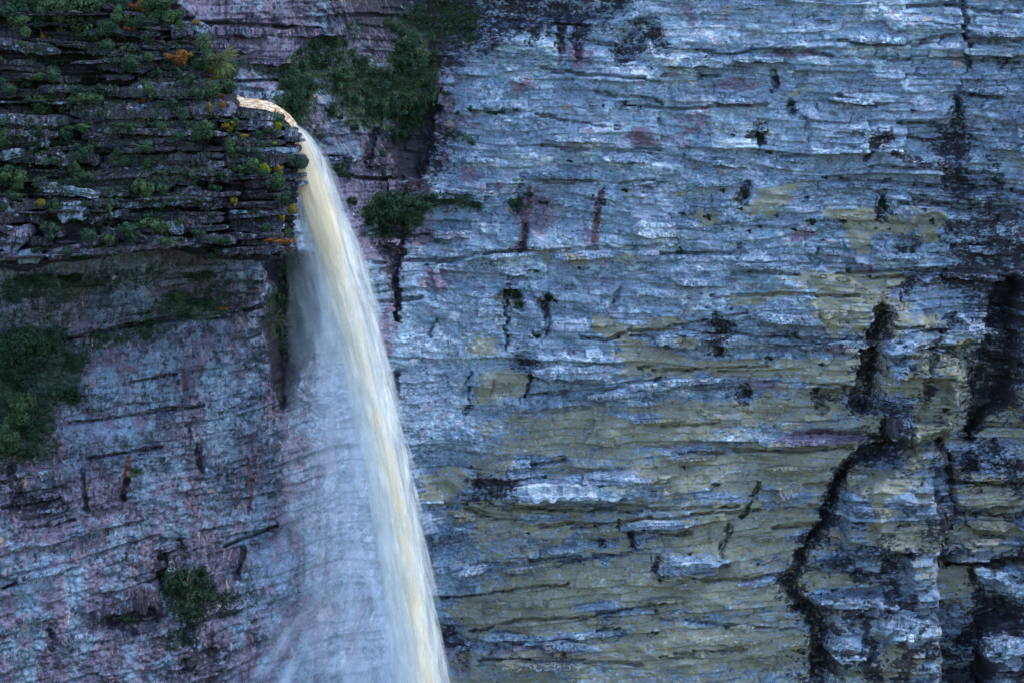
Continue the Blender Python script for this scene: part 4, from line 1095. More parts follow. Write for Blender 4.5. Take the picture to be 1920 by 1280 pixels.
tube('water_veil', shift(edge, -4, 1.22, .5), FOAM, 1, .7, 0.6, wob=.14)
tube('water_veil', shift(edge, 0, 1.12, .8), FOAM, 2, .7, 0.3, wob=.12)
tube('water_veil', shift(edge, 3, .92, 1.0), FOAM, 3, .7, 0.0, wob=.10)
tube('main_stream', shift(core, -4, 1.3, .7), WATER, 4, .8, -.2, wob=.12)
tube('main_stream', shift(core, -1, 1.15, 1.0), WATER, 5, .8, -.4, wob=.10)
tube('main_stream', shift(core, 1, .8, 1.0), WATER, 6, .8, -.6, wob=.08)
tube('water_veil', shift(edge, 5, 1.22, .5), SPRAY, 7, .8, .9, wob=.35)
for i in range(16):                                  # loose strands torn off both rims
    y0 = 300 + 56 * i + rr.uniform(-20, 20)
    sd_ = 1 if i % 3 else -1
    e_ = [np.interp(y0 + d_, [q[1] for q in edge], [q[0] for q in edge]) + sd_ * np.interp(y0 + d_, [q[1] for q in edge], [q[2] for q in edge]) * k_ for d_, k_ in ((0, .75), (70, .98), (150, 1.12), (240, 1.3))]
    tube('water_strand', [(e_[0], y0, 3, 0), (e_[1], y0 + 70, 5, .7), (e_[2], y0 + 150, 7, .6), (e_[3], y0 + 240, 9, 0)], FOAM, 60 + i, .9, .4, seg=12, wob=.3)
# spray drifting to the left of the fall
mist1 = [(560, 360, 16, 0), (568, 420, 30, .5), (585, 500, 46, .9), (610, 600, 66, 1), (625, 700, 84, 1), (640, 800, 100, 1), (655, 900, 112, 1), (662, 1000, 122, 1), (664, 1100, 140, 1), (664, 1200, 160, 1), (662, 1300, 180, 1), (660, 1600, 220, 1)]
mist2 = [(590, 420, 22, 0), (606, 500, 40, .7), (632, 600, 56, 1), (650, 700, 66, 1), (668, 800, 74, 1), (686, 900, 80, 1), (700, 1000, 86, 1), (712, 1100, 92, 1), (722, 1200, 100, 1), (730, 1300, 104, 1), (740, 1600, 120, 1)]
for i, (ms, sw, dd, yo) in enumerate([(mist1, 1.0, .75, 2.5), (mist1, .78, .7, 1.5), (mist2, 1.0, .8, 1.0), (mist2, .72, .9, .5), (mist1, .55, .6, 2.0)]):
    tube('spray_cloud', shift(ms, [-4, 6, 0, -14, -26][i], sw, dd), SPRAY, 11 + i, .75, yo, wob=.22, seg=36)
tube('spray_cloud', [(575, 240, 6, 0), (595, 285, 16, .8), (620, 350, 20, .9), (650, 430, 18, .7), (676, 520, 18, .6), (700, 620, 18, .6), (725, 720, 16, .5), (750, 850, 14, .5), (775, 1000, 12, .5), (805, 1200, 14, .5), (820, 1300, 16, .5), (850, 1600, 20, .5)],
     SPRAY, 21, .9, 1.2, wob=.4)
jets = [[(640, 980, 12, 0), (668, 1025, 12, 1), (690, 1070, 12, 2.2), (708, 1120, 12, 2.4), (726, 1200, 14, 1.8), (750, 1300, 18, 1.5), (780, 1600, 24, 1)], [(680, 1160, 10, 0), (696, 1200, 10, 1.5), (714, 1240, 11, 2.5), (734, 1290, 13, 2.2), (790, 1600, 22, 1)],
        [(700, 880, 6, 0), (708, 960, 12, .8), (722, 1060, 12, .8), (740, 1180, 14, .8), (765, 1290, 18, .8), (800, 1600, 22, .6)],
        [(660, 1090, 8, 0), (610, 1150, 13, 1.2), (560, 1215, 16, 1.8), (520, 1290, 20, 1.6), (470, 1400, 26, 1)], [(650, 1150, 8, 0), (600, 1215, 12, 1.2), (560, 1290, 16, 1.5), (510, 1400, 20, 1)],
        [(640, 1060, 12, 0), (600, 1110, 16, 1), (540, 1180, 20, 1.4), (490, 1260, 24, 1.3), (420, 1400, 30, 1)], [(690, 1130, 10, 0), (672, 1200, 14, 1.2), (650, 1290, 18, 1.4), (620, 1420, 24, 1)],
        [(620, 560, 8, 0), (650, 640, 14, .9), (672, 740, 14, .9), (690, 840, 14, .8), (715, 960, 16, .8), (735, 1100, 18, .7), (760, 1290, 20, .6)],
        [(575, 340, 5, 0), (590, 420, 12, .9), (606, 500, 12, .7), (612, 600, 12, .3), (615, 680, 12, 0)],
        [(560, 700, 8, 0), (575, 800, 10, .35), (580, 900, 10, .35), (575, 1000, 12, 0)], [(612, 720, 8, 0), (625, 820, 10, .4), (628, 920, 10, .3), (620, 1020, 12, 0)]]
for i, j_ in enumerate(jets):
    tube('spray_jet', j_, FOAM if i in (7, 8) else SPRAY, 31 + i, .8, [.2, .4, .1, 2.5, 3, 2.8, 1.5, .2, .8, 3, 3][i], seg=18, wob=.2)

# the stream on the ledge just before the lip
lipw = NB('silty_stream_surface')
tcn = lipw.n('ShaderNodeNewGeometry').outputs['Position']
nzr = lipw.noise(tcn, 1.5, (1, 1, 3), 4, .65)
pbs = lipw.n('ShaderNodeBsdfPrincipled')
lipw.put(pbs.inputs['Base Color'], lipw.ramp(nzr, [(0.36, (.26, .13, .05)), (0.48, (.55, .38, .22)), (0.6, (.85, .78, .66))]))
pbs.inputs['Roughness'].default_value = .35
lipw.put(lipw.out.inputs[0], pbs.outputs[0])
path = [(426, 199, 186, 5.2), (440, 200, 179, 5.4), (455, 201, 181, 5.2), (475, 203, 184, 4.8), (498, 206, 189, 4.4), (515, 212, 197, 4.0), (530, 221, 207, 3.7), (542, 232, 217, 3.4), (552, 246, 230, 3.2), (560, 264, 248, 3.1)]
V, Fq = [], []
up_ = 7
PI_ = np.linspace(0, len(path) - 1, 40)
for t in PI_:
    i = int(min(t, len(path) - 2))
    f = t - i
    x, yl, yh, Yq = [path[i][k] * (1 - f) + path[i + 1][k] * f for k in range(4)]
    for k in range(up_):
        g = k / (up_ - 1)
        Yk = 1.2 + (Yq - 1.2) * g + 1.2 * g
        p = unproj(x + (3 * g), yl + (yh - yl) * g + 2.0 * (random.random() - .5) * math.sin(math.pi * g), Yk)
        V.append(tuple(p))
for i in range(39):
    for k in range(up_ - 1):
        a = i * up_ + k
        Fq.append((a, a + up_, a + up_ + 1, a + 1))
me = bpy.data.meshes.new('ledge_stream')
me.from_pydata(V, [], Fq)
me.polygons.foreach_set('use_smooth', np.ones(len(me.polygons), bool))
link('ledge_stream', me, lipw.m, fall)

# ------------------------------------------------------------------ plants
def leaf_cloud(n, seed, leaf=.16, flat=1.0, mode='ball', clumps=9):
    r = np.random.default_rng(seed)
    cents = []
    for _ in range(clumps):
        v = r.normal(size=3)
        v /= np.linalg.norm(v)
        v[2] = v[2] * .9
        cents.append((v * (r.uniform(.25, .62) if mode == 'ball' else r.uniform(.30, .85)) * (1, 1, flat), r.uniform(.30, .50) if mode == 'ball' else r.uniform(.18, .40)))
    P, N = [], []
    for i in range(n):
        c, rad = cents[r.integers(clumps)]
        v = r.normal(size=3)
        v /= np.linalg.norm(v)
        if mode == 'ball':
            c, rad = (c * .35, .80) if r.random() < .6 else (c, rad)
        P.append(c + v * rad * r.uniform(.75, 1.03) * (1, 1, flat))
        N.append(v + .4 * r.normal(size=3))
    P = np.array(P)
    N = np.array(N)
    N /= np.linalg.norm(N, axis=1)[:, None]
    T = np.cross(N, r.normal(size=N.shape))
    T /= np.linalg.norm(T, axis=1)[:, None]
    Bt = np.cross(N, T)
    s = leaf * r.uniform(.6, 1.3, (n, 1))
    if mode == 'grass':
        T = P / (np.linalg.norm(P, axis=1)[:, None] + 1e-6) * 1.6 + (0, 0, .5)
        T -= .8 * np.array((0, 0, 1)) * (np.linalg.norm(P[:, :2], axis=1)[:, None])
        Bt = np.cross(T, r.normal(size=T.shape))
        Bt /= np.linalg.norm(Bt, axis=1)[:, None] * 5
    V = np.stack([P - T * s, P + Bt * s * .55, P + T * s, P - Bt * s * .55], 1).reshape(-1, 3)
    F_ = np.arange(n * 4).reshape(n, 4)
    return V, F_


def leaf_mesh(name, mat, **kw):
    V, F_ = leaf_cloud(**kw)
    me = new_mesh(name, V, F_)
    me.materials.append(mat)
    return me


CROWN = {}
for col_ in GREENS:
    CROWN[col_] = [leaf_mesh('shrub_leaves', GREENS[col_], n=800, seed=100 + i, leaf=.10, mode='ball') for i in range(3)]
    CROWN[col_ + '_loose'] = [leaf_mesh('shrub_leaves', GREENS[col_], n=700, seed=200 + i, leaf=.115, mode='loose', clumps=10) for i in range(3)]
CROWN['grasstuft'] = [leaf_mesh('grass_blades', GREENS['grass'], n=1100, seed=301, leaf=.20, mode='grass')]
CROWN['big_dark'] = [leaf_mesh('bush_leaves', GREENS['dark'], n=2400, seed=400 + i, leaf=.07, mode='loose', clumps=16) for i in range(2)]
CROWN['big_mid'] = [leaf_mesh('bush_leaves', GREENS['mid'], n=2400, seed=410 + i, leaf=.07, mode='loose', clumps=16) for i in range(2)]
# a stem with a few limbs
sv, sf = [], []
for (ax, ay, az), (bx, by, bz), r0, r1 in [((0, .25, -.85), (0, 0, -.1), .05, .04), ((0, 0, -.1), (.35, -.1, .45), .045, .015), ((0, 0, -.1), (-.38, .1, .4), .045, .015), ((0, 0, -.1), (.05, .3, .5), .045, .015), ((0, .1, -.5), (-.3, -.1, -.1), .03, .012)]:
    o0 = len(sv)
    for (x, y, z, r_) in ((ax, ay, az, r0), (bx, by, bz, r1)):
        for k in range(6):
            a = k * math.pi / 3
            sv.append((x + r_ * math.cos(a), y + r_ * math.sin(a), z))
    sf += [[o0 + k, o0 + (k + 1) % 6, o0 + 6 + (k + 1) % 6, o0 + 6 + k] for k in range(6)] + [[o0 + 6 + k for k in range(6)]]
STEM = bpy.data.meshes.new('stem')
STEM.from_pydata(sv, [], sf)
STEM.materials.append(BARK)

bvh = BVHTree.FromPolygons(bv_v, bv_f)


def rock_hit(px_, py_):
    """where the line of sight through this spot of the photograph meets rock: headland first, else the wall"""
    d = FW + (640 - py_) / FPX * UP + np.array([(px_ - 960) / FPX, 0, 0])
    h = bvh.ray_cast(Vector(CAM), Vector(d).normalized(), 600)
    if h[0] is not None:
        return np.array(h[0]), True
    return wall_pt(px_, py_), False


def shrub(px_, py_, rpx, kind, label, group=None, name='shrub', cat='shrub', parts=False, sx=1.0, sz=1.0, Yo=None):
    if Yo is None:
        p, _ = rock_hit(px_, py_ + rpx * .4)
        Yc = p[1] - rpx * .03
    else:
        Yc = Yo
    c = unproj(px_, py_, Yc)
    r_ = rpx * (Yc + 239) / FPX
    me = random.choice(CROWN[kind])
    if parts:
        e = bpy.data.objects.new(name, None)
        COL.objects.link(e)
        e.location = (c[0], c[1] + r_ * .25, c[2] - r_ * sz)
        tag(e, label, cat, group)
        o = bpy.data.objects.new('crown', me)
        COL.objects.link(o)
        o.parent = e
        o.location = (0, -r_ * .25, r_ * sz)
        o.scale = (r_ * sx, r_ * .9, r_ * sz)
        o.rotation_euler = (0, 0, random.uniform(0, 6.28))
        if abs(sx - sz) > .15:
            o.rotation_euler = (0, 0, random.uniform(-.3, .3))
        s = bpy.data.objects.new('stem', STEM)
        COL.objects.link(s)
        s.parent = e
        s.location = (0, -r_ * .25, r_ * sz)
        s.scale = (r_, r_, r_ * sz)
        return e
    o = bpy.data.objects.new(name, me)
    COL.objects.link(o)
    o.location = c
    o.scale = (r_ * sx, r_ * .9, r_ * sz)
    o.rotation_euler = (0, 0, random.uniform(0, 6.28) if abs(sx - sz) < .15 else random.uniform(-.3, .3))
    tag(o, label, cat, group)
    return o


G1 = 'named plants on the headland rim'
special = [
    (380, 85, 15, 'mid', 'upright green cushion plant at the top of the headland rim', 1, 1.5), (388, 115, 14, 'mid', 'green cushion plant just left of the pale grass tuft', 1, 1.4),
    (411, 112, 24, 'grasstuft', 'large pale grass tuft hanging over the headland rim', 1, 1), (436, 132, 12, 'mid', 'round green shrub right of the pale grass tuft', 1, 1.4),
    (424, 160, 17, 'mid', 'broad domed green cushion directly above the stream', 1.2, .9), (393, 168, 19, 'mid', 'round green cushion left of the domed one above the stream', 1.1, .9),
    (369, 176, 14, 'dark_loose', 'small dark tree-like shrub with a bare stem on the blue slab', 1, 1.2), (328, 108, 23, 'rust_loose', 'large rusty orange dry bush near the headland rim', 1.1, .8),
    (352, 103, 10, 'yellow', 'small yellow plant right of the rusty orange bush', 1.3, .6), (393, 130, 11, 'rust_loose', 'small rusty plant below the pale grass tuft', 1, .8),
    (410, 180, 10, 'rust_loose', 'orange plant beside the stream under the domed cushion', 1.3, .5), (404, 145, 8, 'yellow', 'tiny yellow flowering plant above the domed cushion', 1, .8),
    (518, 235, 15, 'lime', 'bright yellow-green cushion on the lip ledges beside the fall', .9, 1.1), (495, 318, 16, 'lime', 'brightest yellow-green round cushion below the pale slab', .9, 1),
    (479, 305, 10, 'lime_loose', 'small yellow-green plant left of the brightest cushion', 1, 1), (472, 345, 18, 'mid', 'round green cushion lower left of the brightest one', 1, .95),
    (520, 340, 15, 'mid', 'grey-green oval cushion right of the brightest one', .9, 1.1), (470, 312, 16, 'dark', 'dark green cushion above the lower left round one', 1, 1),
    (530, 300, 20, 'dark_loose', 'dark leafy mat on the rounded ledge nose by the fall', 1.3, .8), (565, 305, 10, 'dark', 'dark tuft on the tip of the nose ledge', 1, 1.2), (545, 300, 10, 'mid_loose', 'green tuft behind the tip of the nose ledge', 1, 1),
    (484, 250, 10, 'dark', 'dark green tuft on the second lip ledge', 1, .8), (515, 269, 6, 'lime', 'tiny yellow tuft between the lip ledges', 1, .8), (458, 255, 9, 'yellow', 'yellowish tuft on the pale lip slab', 1.3, .6),
    (384, 240, 18, 'mid_loose', 'olive-green bush under the blue slab near the lip', 1.1, .9), (430, 236, 13, 'yellow_loose', 'yellow and orange plant left of the lip ledges', 1, .9), (392, 200, 8, 'yellow_loose', 'small mustard plant on the purple lip slab', .7, 1.2),
    (418, 196, 8, 'rust', 'small rusty tuft on the purple lip slab', 1, .9), (429, 275, 10, 'mid', 'narrow green tuft left of the pale slab', .8, 1.6), (437, 378, 10, 'yellow_loose', 'mustard plant below the round boulder', .8, 1.5),
    (549, 392, 9, 'yellow', 'yellow tuft at the ledge edge, upper of two by the mist', 1, 1.2), (527, 408, 9, 'yellow_loose', 'yellow tuft lower left of the edge one', .8, 1.3), (538, 437, 12, 'mid_loose', 'fresh green plant above the rusty ledge mat', 1, 1),
    (520, 453, 18, 'rust_loose', 'rusty brown mat along the lowest ledge by the fall', 1.6, .45), (552, 448, 8, 'yellow_loose', 'yellow tuft at the end of the rusty ledge mat', 1, 1), (525, 372, 16, 'dark_loose', 'dark green plant on the step below the nose', 1, 1.1),
    (76, 380, 9, 'yellow', 'lone yellow tuft left of the pale rounded slab', 1.1, .8), (103, 385, 9, 'mid', 'upright bright green plant under the pale rounded slab', .7, 1.5), (190, 420, 9, 'yellow_loose', 'yellow-green tuft above the long sloping slab', .8, 1.1),
    (80, 75, 9, 'rust_loose', 'thin rusty hanging plant under the treetops', .7, 2), (240, 55, 9, 'rust_loose', 'rusty sprig under the tree cluster', 1.2, .7), (255, 12, 20, 'rust_loose', 'rusty orange shrub between the treetops', 1.1, .7),
    (141, 25, 10, 'grass_loose', 'pale yellow twig patch among the treetops', 1.2, .6), (368, 42, 7, 'yellow', 'tiny yellow plant on the topmost rim boulder', 1.3, .6),
    (42, 150, 20, 'mid_loose', 'loose green bush at the left edge below the treetops', 1, 1), (80, 195, 22, 'mid', 'round green bush above the left slab', 1, 1), (145, 188, 14, 'mid_loose', 'olive bush, left of a pair on the long blue slab', 1, 1),
    (170, 187, 17, 'mid_loose', 'wider olive bush, right of a pair on the long blue slab', 1.2, .9), (278, 165, 10, 'mid', 'small lit cushion above the long blue slab', .9, 1), (245, 120, 16, 'dark', 'dark cushion in the upper courses of the headland', 1.1, 1),
    (155, 95, 15, 'dark', 'dark cushion under the tree cluster', 1, 1.1), (100, 140, 14, 'dark', 'dark cushion left of the upper courses', 1, 1.1), (200, 85, 12, 'dark', 'dark cushion just below the tree roots', 1.1, .9),
    (20, 335, 34, 'mid_loose', 'largest mid-green bush at the left edge of the headland', 1, .9), (275, 305, 12, 'mid', 'olive cushion right of the middle of the headland', 1, 1), (265, 355, 20, 'mid_loose', 'tall olive bush by the red rock', .9, 1.2),
    (300, 355, 14, 'dark_loose', 'darker bush right of the tall olive one', 1, 1.2), (180, 392, 14, 'mid_loose', 'leafy bush right of the rounded boulder', .9, 1.3), (205, 395, 10, 'mid_loose', 'narrow leafy plant beside the rounded boulder', .7, 1.4),
    (285, 425, 24, 'mid_loose', 'brightest leafy bush above the long dark slab', 1.1, .8), (240, 432, 20, 'dark_loose', 'dark leafy bush left of the brightest one above the long slab', 1.1, .9), (200, 450, 14, 'mid_loose', 'grey-green bush growing down over the long slab', .9, 1.2),
    (95, 430, 16, 'dark_loose', 'dark bush in the gap of the lower courses', 1, 1), (150, 240, 14, 'mid_loose', 'green mat under the long blue slab', 1.8, .6), (225, 236, 14, 'mid_loose', 'green mat in the recess right of the first', 1.6, .6), (302, 238, 10, 'mid', 'small round tuft under the blue slab', 1, .9),
    (165, 285, 17, 'dark_loose', 'dark bush in the middle crack', 1, 1), (125, 250, 16, 'dark', 'dark rounded shrub in the shaded notch', .9, 1), (10, 260, 16, 'mid', 'green bush at the left edge over the white boulder', 1, 1.1), (140, 318, 14, 'mid_loose', 'upright bush in the centre left crack', .8, 1.3),
    (105, 60, 0, None, '', 1, 1)]
for q in special:
    if q[3]:
        shrub(q[0], q[1], q[2] * (.95 if q[0] > 430 and 215 < q[1] < 300 else 1.3 if q[3] in ('mid', 'mid_loose', 'dark', 'dark_loose', 'grasstuft') else 1.15), q[3], q[4], sx=q[5], sz=q[6], parts=q[2] >= 12, group=None, name='grass_tuft' if q[3] == 'grasstuft' else 'shrub', cat='grass tuft' if q[3] == 'grasstuft' else 'shrub')
# treetops along the top edge
for (x, y, r_, kd, lb) in [(35, 5, 34, 'big_dark', 'dark tree crown in the top left corner'), (45, 40, 20, 'big_mid', 'round-crowned small tree below the corner tree'), (95, 15, 26, 'big_mid', 'pale green tree left of the broad crown'),
                           (135, 30, 34, 'big_mid', 'broad green crown left of the biggest one'), (175, 20, 42, 'big_mid', 'biggest broad green crown on top of the headland'), (75, 35, 16, 'big_dark', 'little round crown between two trees'),
                           (115, 25, 14, 'big_dark', 'small dark crown in front of the broad ones'), (232, 30, 22, 'big_mid', 'upright green tree left of the rim boulders'), (228, 5, 16, 'big_dark', 'small crown behind the rusty shrub'),
                           (290, 12, 22, 'big_mid', 'grey-green bush left of the rim boulder'), (315, 8, 24, 'big_mid', 'grey-green tree at the top of the rim'), (335, 28, 16, 'big_mid', 'feathery shrub on the rim boulder'), (200, 50, 16, 'big_dark', 'dark low tree under the biggest crown'), (258, 34, 12, 'big_dark', 'dark small tree above the rusty sprig')]:
    shrub(x, y + 6, r_ * 1.5, kd, lb, parts=True, name='tree', cat='tree', sz=.85)
# bushes on the two walls
WALLB = []
for (x, y, r_, kd, lb, sx, sz) in [
    (20, 650, 46, 'big_dark', 'dark bush at the left edge, top of the overgrown corner', 1.1, .9), (70, 640, 34, 'big_mid', 'leafy bush at the top of the overgrown corner', 1.1, .9), (108, 640, 30, 'big_dark', 'rightmost rounded bush of the overgrown corner', .9, 1), (60, 680, 36, 'big_dark', 'low spreading dark bush in the overgrown corner', 1.2, .6),
    (140, 680, 22, 'big_dark', 'small dark bush at the lower right of the overgrown corner', 1, 1), (30, 710, 30, 'black_loose', 'near-black loose bush in the overgrown corner', 1.2, .9), (25, 765, 44, 'big_mid', 'large yellow-green bush at the left edge below the corner', 1, 1), (60, 790, 34, 'big_dark', 'dark bush right of the large left edge bush', 1, 1.1),
    (15, 820, 34, 'big_mid', 'lowest bush at the left edge', 1, 1), (135, 740, 26, 'black_loose', 'dark bush hanging over the purple wall', 1, 1), (95, 740, 22, 'dark_loose', 'dark shrub on the blue-grey ledge', 1, 1), (40, 850, 24, 'black_loose', 'lowest near-black tuft above the bare wall', 1.4, .7),
    (350, 1095, 40, 'black_loose', 'black-green bush alone on the lower left wall', 1, .9), (385, 1120, 30, 'dark_loose', 'olive right half of the lone bush patch, lower left wall', 1, .9), (318, 1100, 22, 'black_loose', 'small dark bush left in the lone bush patch', .9, 1.2), (372, 1070, 16, 'black_loose', 'dark sprig on top of the lone bush patch', 1, 1),
    (360, 1150, 22, 'black_loose', 'dark trailing plant under the lone bush patch', 1.2, .6), (236, 1160, 16, 'black_loose', 'dark plant under the pale block, lower left', 1.6, .5), (252, 882, 9, 'dark_loose', 'tiny green tuft beside the rust streak', 1.2, .8),
    (740, 388, 40, 'big_dark', 'big dark round bush right of the fall', 1.1, .85), (700, 400, 24, 'black_loose', 'near-black bush left of the big round one', 1, 1), (780, 385, 24, 'dark_loose', 'dark bush right of the big round one', 1.1, .8), (715, 425, 22, 'black_loose', 'dark bush under the big round one', 1.3, .7),
    (660, 378, 13, 'dark_loose', 'small dark shrub nearest the fall', .9, 1.2), (810, 370, 15, 'dark_loose', 'small bush at the end of the dark row', 1.1, .8), (840, 378, 14, 'dark_loose', 'small bush in the row trailing right', 1.2, .7), (895, 385, 10, 'dark_loose', 'last tiny bush of the row trailing right', 1.2, .8),
    (622, 315, 17, 'dark_loose', 'dark bush just right of the falling water', 1.2, .8), (652, 330, 9, 'dark_loose', 'tiny bush on the grey block right of the fall', 1, 1), (720, 290, 10, 'dark', 'round dark tuft on the pink rock', .9, 1.2), (720, 325, 7, 'dark', 'smaller dark tuft under the round one', .9, 1.2),
    (545, 150, 24, 'big_dark', 'dark rounded bush behind the stream lip', 1, 1.2), (560, 190, 24, 'big_dark', 'tall dark bush between lip and overgrown wall', .9, 1.4), (580, 170, 22, 'big_dark', 'bushy plant right of the tall one behind the lip', 1, 1.1), (535, 180, 14, 'dark_loose', 'low grey-green plant behind the lip slab', 1, 1.1),
    (640, 150, 26, 'big_mid', 'leafiest green bush of the overgrown wall', 1, 1), (625, 75, 18, 'big_mid', 'grey-green bush at the top of the overgrown wall', 1, .9), (735, 45, 18, 'big_mid', 'green tuft under the dark roof of the wall', 1.2, .8), (750, 60, 12, 'dark_loose', 'small tuft below the one under the dark roof', 1, 1.2),
    (680, 120, 20, 'big_dark', 'bush in the middle top of the overgrown wall', 1, 1), (770, 80, 20, 'big_dark', 'bush high on the right of the overgrown wall', 1, 1.3), (780, 130, 26, 'big_dark', 'large bush at the right edge of the overgrown wall', 1, 1.2), (810, 160, 18, 'big_dark', 'rightmost bush of the overgrown wall', .9, 1.5),
    (745, 205, 28, 'big_dark', 'large bush above the dark maroon recess', 1.1, 1), (780, 210, 22, 'big_dark', 'bush right above the maroon recess', 1, 1.2), (690, 205, 20, 'big_dark', 'bush left of the one above the recess', 1, 1), (655, 190, 18, 'big_dark', 'middle bush of the overgrown wall', 1, 1.1),
    (740, 250, 16, 'dark_loose', 'bush on the left lip of the maroon recess', 1, 1.2), (600, 110, 16, 'dark_loose', 'small bush at left of the overgrown wall', 1, 1.1), (715, 165, 20, 'big_dark', 'central bush of the overgrown wall', 1.1, .9),
    (835, 175, 8, 'dark', 'tiny dark tuft at the corner of the pale wall', 1.2, .8), (880, 205, 8, 'black_loose', 'tiny tuft left of the pair on the pale wall', .8, 1.2), (922, 212, 10, 'dark_loose', 'left of a pair of tufts on the pale wall', 1.4, .6), (942, 208, 9, 'dark', 'right of a pair of tufts on the pale wall', 1, 1.1),
    (967, 206, 6, 'dark', 'tiny tuft right of the pair on the pale wall', 1.2, .8), (858, 212, 6, 'dark', 'single speck of green below the corner tuft', 1, 1), (885, 268, 7, 'dark_loose', 'flat tuft on the grey ledge right of the recess', 1.4, .8),
    (960, 548, 14, 'black_loose', 'dark plant hanging in the black crack', .9, 1.5), (975, 570, 8, 'black_loose', 'dark sprig right of the black crack', 1.2, .8), (1030, 560, 10, 'black_loose', 'dark plant at the top of the slanting crack', .9, 1.2), (1005, 630, 8, 'black_loose', 'dark tuft at the foot of the slanting crack', 1.5, .7),
    (1000, 508, 9, 'dark_loose', 'flat tuft on the grey wall above the cracks', 1.6, .6), (965, 382, 14, 'dark_loose', 'green plant at the head of the red streaks', 1, 1.1), (990, 365, 9, 'dark_loose', 'small plant right above the red streaks', 1.2, .8), (1020, 380, 7, 'dark_loose', 'tiny plant right of the red streaks', 1.3, .7),
    (1395, 362, 10, 'black_loose', 'dark upright plant in the niche of the grey wall', .7, 1.9), (1655, 385, 12, 'black_loose', 'dark upright plant near the olive squares', .8, 1.6), (1456, 150, 6, 'black_loose', 'thin dark plant in the narrow niche, upper right', .7, 2.6), (1487, 195, 8, 'black_loose', 'dark plant at the head of the slanted slot', 1, 1.2),
    (1425, 255, 8, 'black', 'dark tuft in the round hole beside the pale spot', 1, 1.1), (1275, 470, 8, 'black_loose', 'dark plant on the ledge left of the centre right wall', .9, 1.6), (1352, 622, 13, 'black_loose', 'dark plant filling the gap between two grey blocks', 1, 1.2), (1520, 415, 10, 'black_loose', 'dark plant left above the olive squares', 1.2, .9),
    (1712, 470, 8, 'black_loose', 'dark tuft between olive squares', 1, 1), (1400, 735, 10, 'black_loose', 'dark round tuft on the olive wall', 1, 1), (1480, 300, 5, 'black_loose', 'faint tuft below the hole', 1, 1), (530, 655, 10, 'dark_loose', 'green tuft in the wet slot', .8, 1.6),
    (520, 560, 16, 'dark_loose', 'green plant at the top left of the wet slot', .8, 1.5), (545, 520, 16, 'dark_loose', 'green hanging plant under the ledge by the wet slot', .9, 1.4), (525, 620, 12, 'dark_loose', 'narrow plant halfway down the wet slot', .7, 1.5), (415, 580, 11, 'yellow_loose', 'yellow-green plant on the dark ledge of the left wall', 1.3, .8),
    (385, 520, 18, 'dark_loose', 'leafy plant just under the headland', 1, 1), (330, 555, 18, 'mid_loose', 'green mat on the brown wall under the headland', 1.5, .6), (375, 570, 20, 'dark_loose', 'dark bush on the brown wall under the headland', 1.2, .8), (272, 600, 22, 'black_loose', 'dark bush in the middle of the brown wall', .9, 1.1),
    (190, 632, 18, 'dark_loose', 'green bush low on the brown wall', 1.3, .8), (275, 630, 14, 'dark_loose', 'small bush below the dark one on the brown wall', 1, 1), (70, 525, 26, 'dark_loose', 'wide green mat under the left headland', 1.8, .7), (130, 520, 18, 'black_loose', 'dark green mat right of the wide one', 1.6, .7), (20, 560, 18, 'dark_loose', 'green bush at the left edge of the brown wall', 1.2, .9)]:
    WALLB.append((x, y, lb))
    shrub(x, y, r_, kd, lb, parts=r_ >= 14, sx=sx, sz=sz, name='bush' if r_ >= 20 else 'shrub', cat='bush' if r_ >= 20 else 'shrub')
DIRS = ['right of', 'below and right of', 'below', 'below and left of', 'left of', 'above and left of', 'above', 'above and right of']
ANCH = [(q[0], q[1], q[4]) for q in special if q[3]] + WALLB
USED = set()


def near_label(x, y, what):
    c_ = sorted(ANCH, key=lambda q: (q[0] - x) ** 2 + (q[1] - y) ** 2)
    for q in c_[:60]:
        d_ = DIRS[int(round(math.degrees(math.atan2(y - q[1], x - q[0])) / 45.0)) % 8]
        l_ = what + ' ' + d_ + ' the ' + q[2]
        if len(l_.split()) <= 16 and l_ not in USED:
            USED.add(l_)
            return l_
    return what + ' rooted in the rock among many alike'


# countless like shrubs in the joints of the headland
cnt = 0
while cnt < 150:
    x, y = random.uniform(-10, 540), random.uniform(66, 480)
    if x > xe_px(y) - 18 or random.random() > .45 + .55 * vnoise(np.array(x / 40.), np.array(y / 30.), 400):
        continue
    if 130 < x < 430 and 195 < y < 226:
        continue
    r_ = random.uniform(7, 15)
    kd = random.choices(['dark', 'dark_loose', 'mid', 'mid_loose', 'black_loose', 'yellow_loose', 'rust_loose'], [6, 7, 3, 4, 5, .6, .4])[0]
    tone = {'d': 'small dark green', 'm': 'small green', 'b': 'small blackish green', 'y': 'small yellow', 'r': 'small rusty'}[kd[0]]
    shrub(x, y, r_, kd, near_label(x, y, tone + ' shrub'), tone + ' shrubs in the joints of the headland', sx=random.uniform(.8, 1.4), sz=random.uniform(.7, 1.2))
    cnt += 1
cnt = 0
while cnt < 60:
    x, y = random.uniform(560, 850), random.uniform(60, 330)
    if sample('moss', np.array([x]), np.array([y]))[0] < .4:
        continue
    shrub(x, y, random.uniform(6, 13), random.choice(['dark_loose', 'dark_loose', 'black_loose', 'mid_loose']), near_label(x, y, 'small bush'), 'small bushes on the overgrown wall', name='bush', cat='bush', sx=random.uniform(.8, 1.3), sz=random.uniform(.8, 1.4))
    cnt += 1
cnt = 0
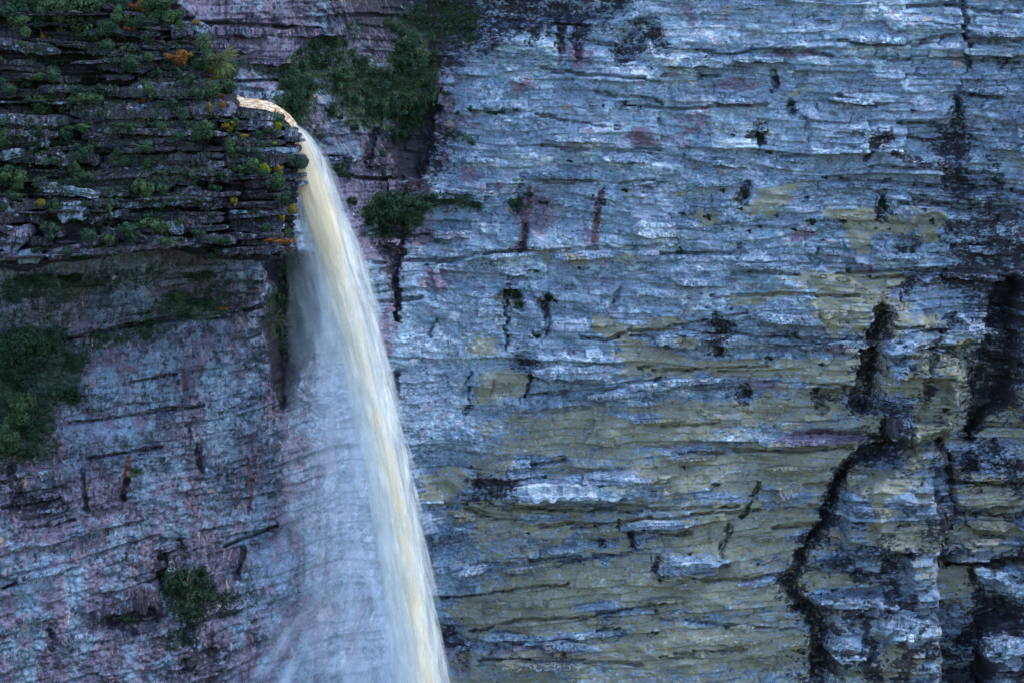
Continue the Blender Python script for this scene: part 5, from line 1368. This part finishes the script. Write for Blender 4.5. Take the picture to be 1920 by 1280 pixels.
while cnt < 75:
    x, y = random.uniform(960, 1900), random.uniform(120, 1250)
    if random.random() > .10 + .9 * math.exp(-((y - 405) / 50.) ** 2 - ((x - 1430) / 200.) ** 2):
        continue
    shrub(x, y, random.uniform(3, 7.5), 'black_loose', near_label(x, y, 'tiny dark tuft'), 'tiny tufts on the right-hand wall', name='plant_tuft', cat='plant tuft', sx=random.uniform(.8, 1.5), sz=random.uniform(.7, 1.2))
    cnt += 1


# moss and low growth nobody could count
def cover(name, label, n, box, mat, thr, size, seed):
    r = np.random.default_rng(seed)
    Vs = []
    k = 0
    tries = 0
    while k < n and tries < n * 12:
        tries += 1
        x, y = r.uniform(box[0], box[2]), r.uniform(box[1], box[3])
        mval = sample('moss', np.array([x]), np.array([y]))[0]
        if mval * 1.2 + .5 * (vnoise(np.array(x / 16.), np.array(y / 12.), 410) - .5) < thr + r.uniform(-.1, .25):
            continue
        p, onh = rock_hit(x, y)
        for _ in range(4):
            c = p + r.normal(size=3) * size * .9 - (0, .08, 0)
            u = r.normal(size=3)
            u /= np.linalg.norm(u)
            v = np.cross(u, r.normal(size=3))
            v /= np.linalg.norm(v)
            s = size * r.uniform(.5, 1.2)
            Vs += [c - u * s, c + v * s * .6, c + u * s, c - v * s * .6]
        k += 1
    V = np.array(Vs)
    me = new_mesh(name, V, np.arange(len(V)).reshape(-1, 4))
    tag(link(name, me, mat), label, 'moss', kind='stuff')


cover('moss', 'dark moss and low growth on the brown wall below the headland', 5200, (-20, 490, 600, 880), GREENS['dark'], .55, .13, 1)
cover('moss', 'green creepers over the purple wall right of the stream lip', 6500, (480, -10, 900, 460), GREENS['mid'], .5, .14, 2)
cover('moss', 'low green growth in the joints of the dark headland', 5000, (-20, 40, 560, 490), GREENS['mid'], .5, .11, 3)
cover('moss', 'dark growth around the lone bush patch on the lower left wall', 1200, (200, 980, 480, 1260), GREENS['black'], .45, .13, 4)
cover('moss', 'faint dark growth on ledges of the right-hand wall', 1500, (900, 100, 1900, 700), GREENS['black'], .38, .09, 5)
print('objects', len(bpy.data.objects))
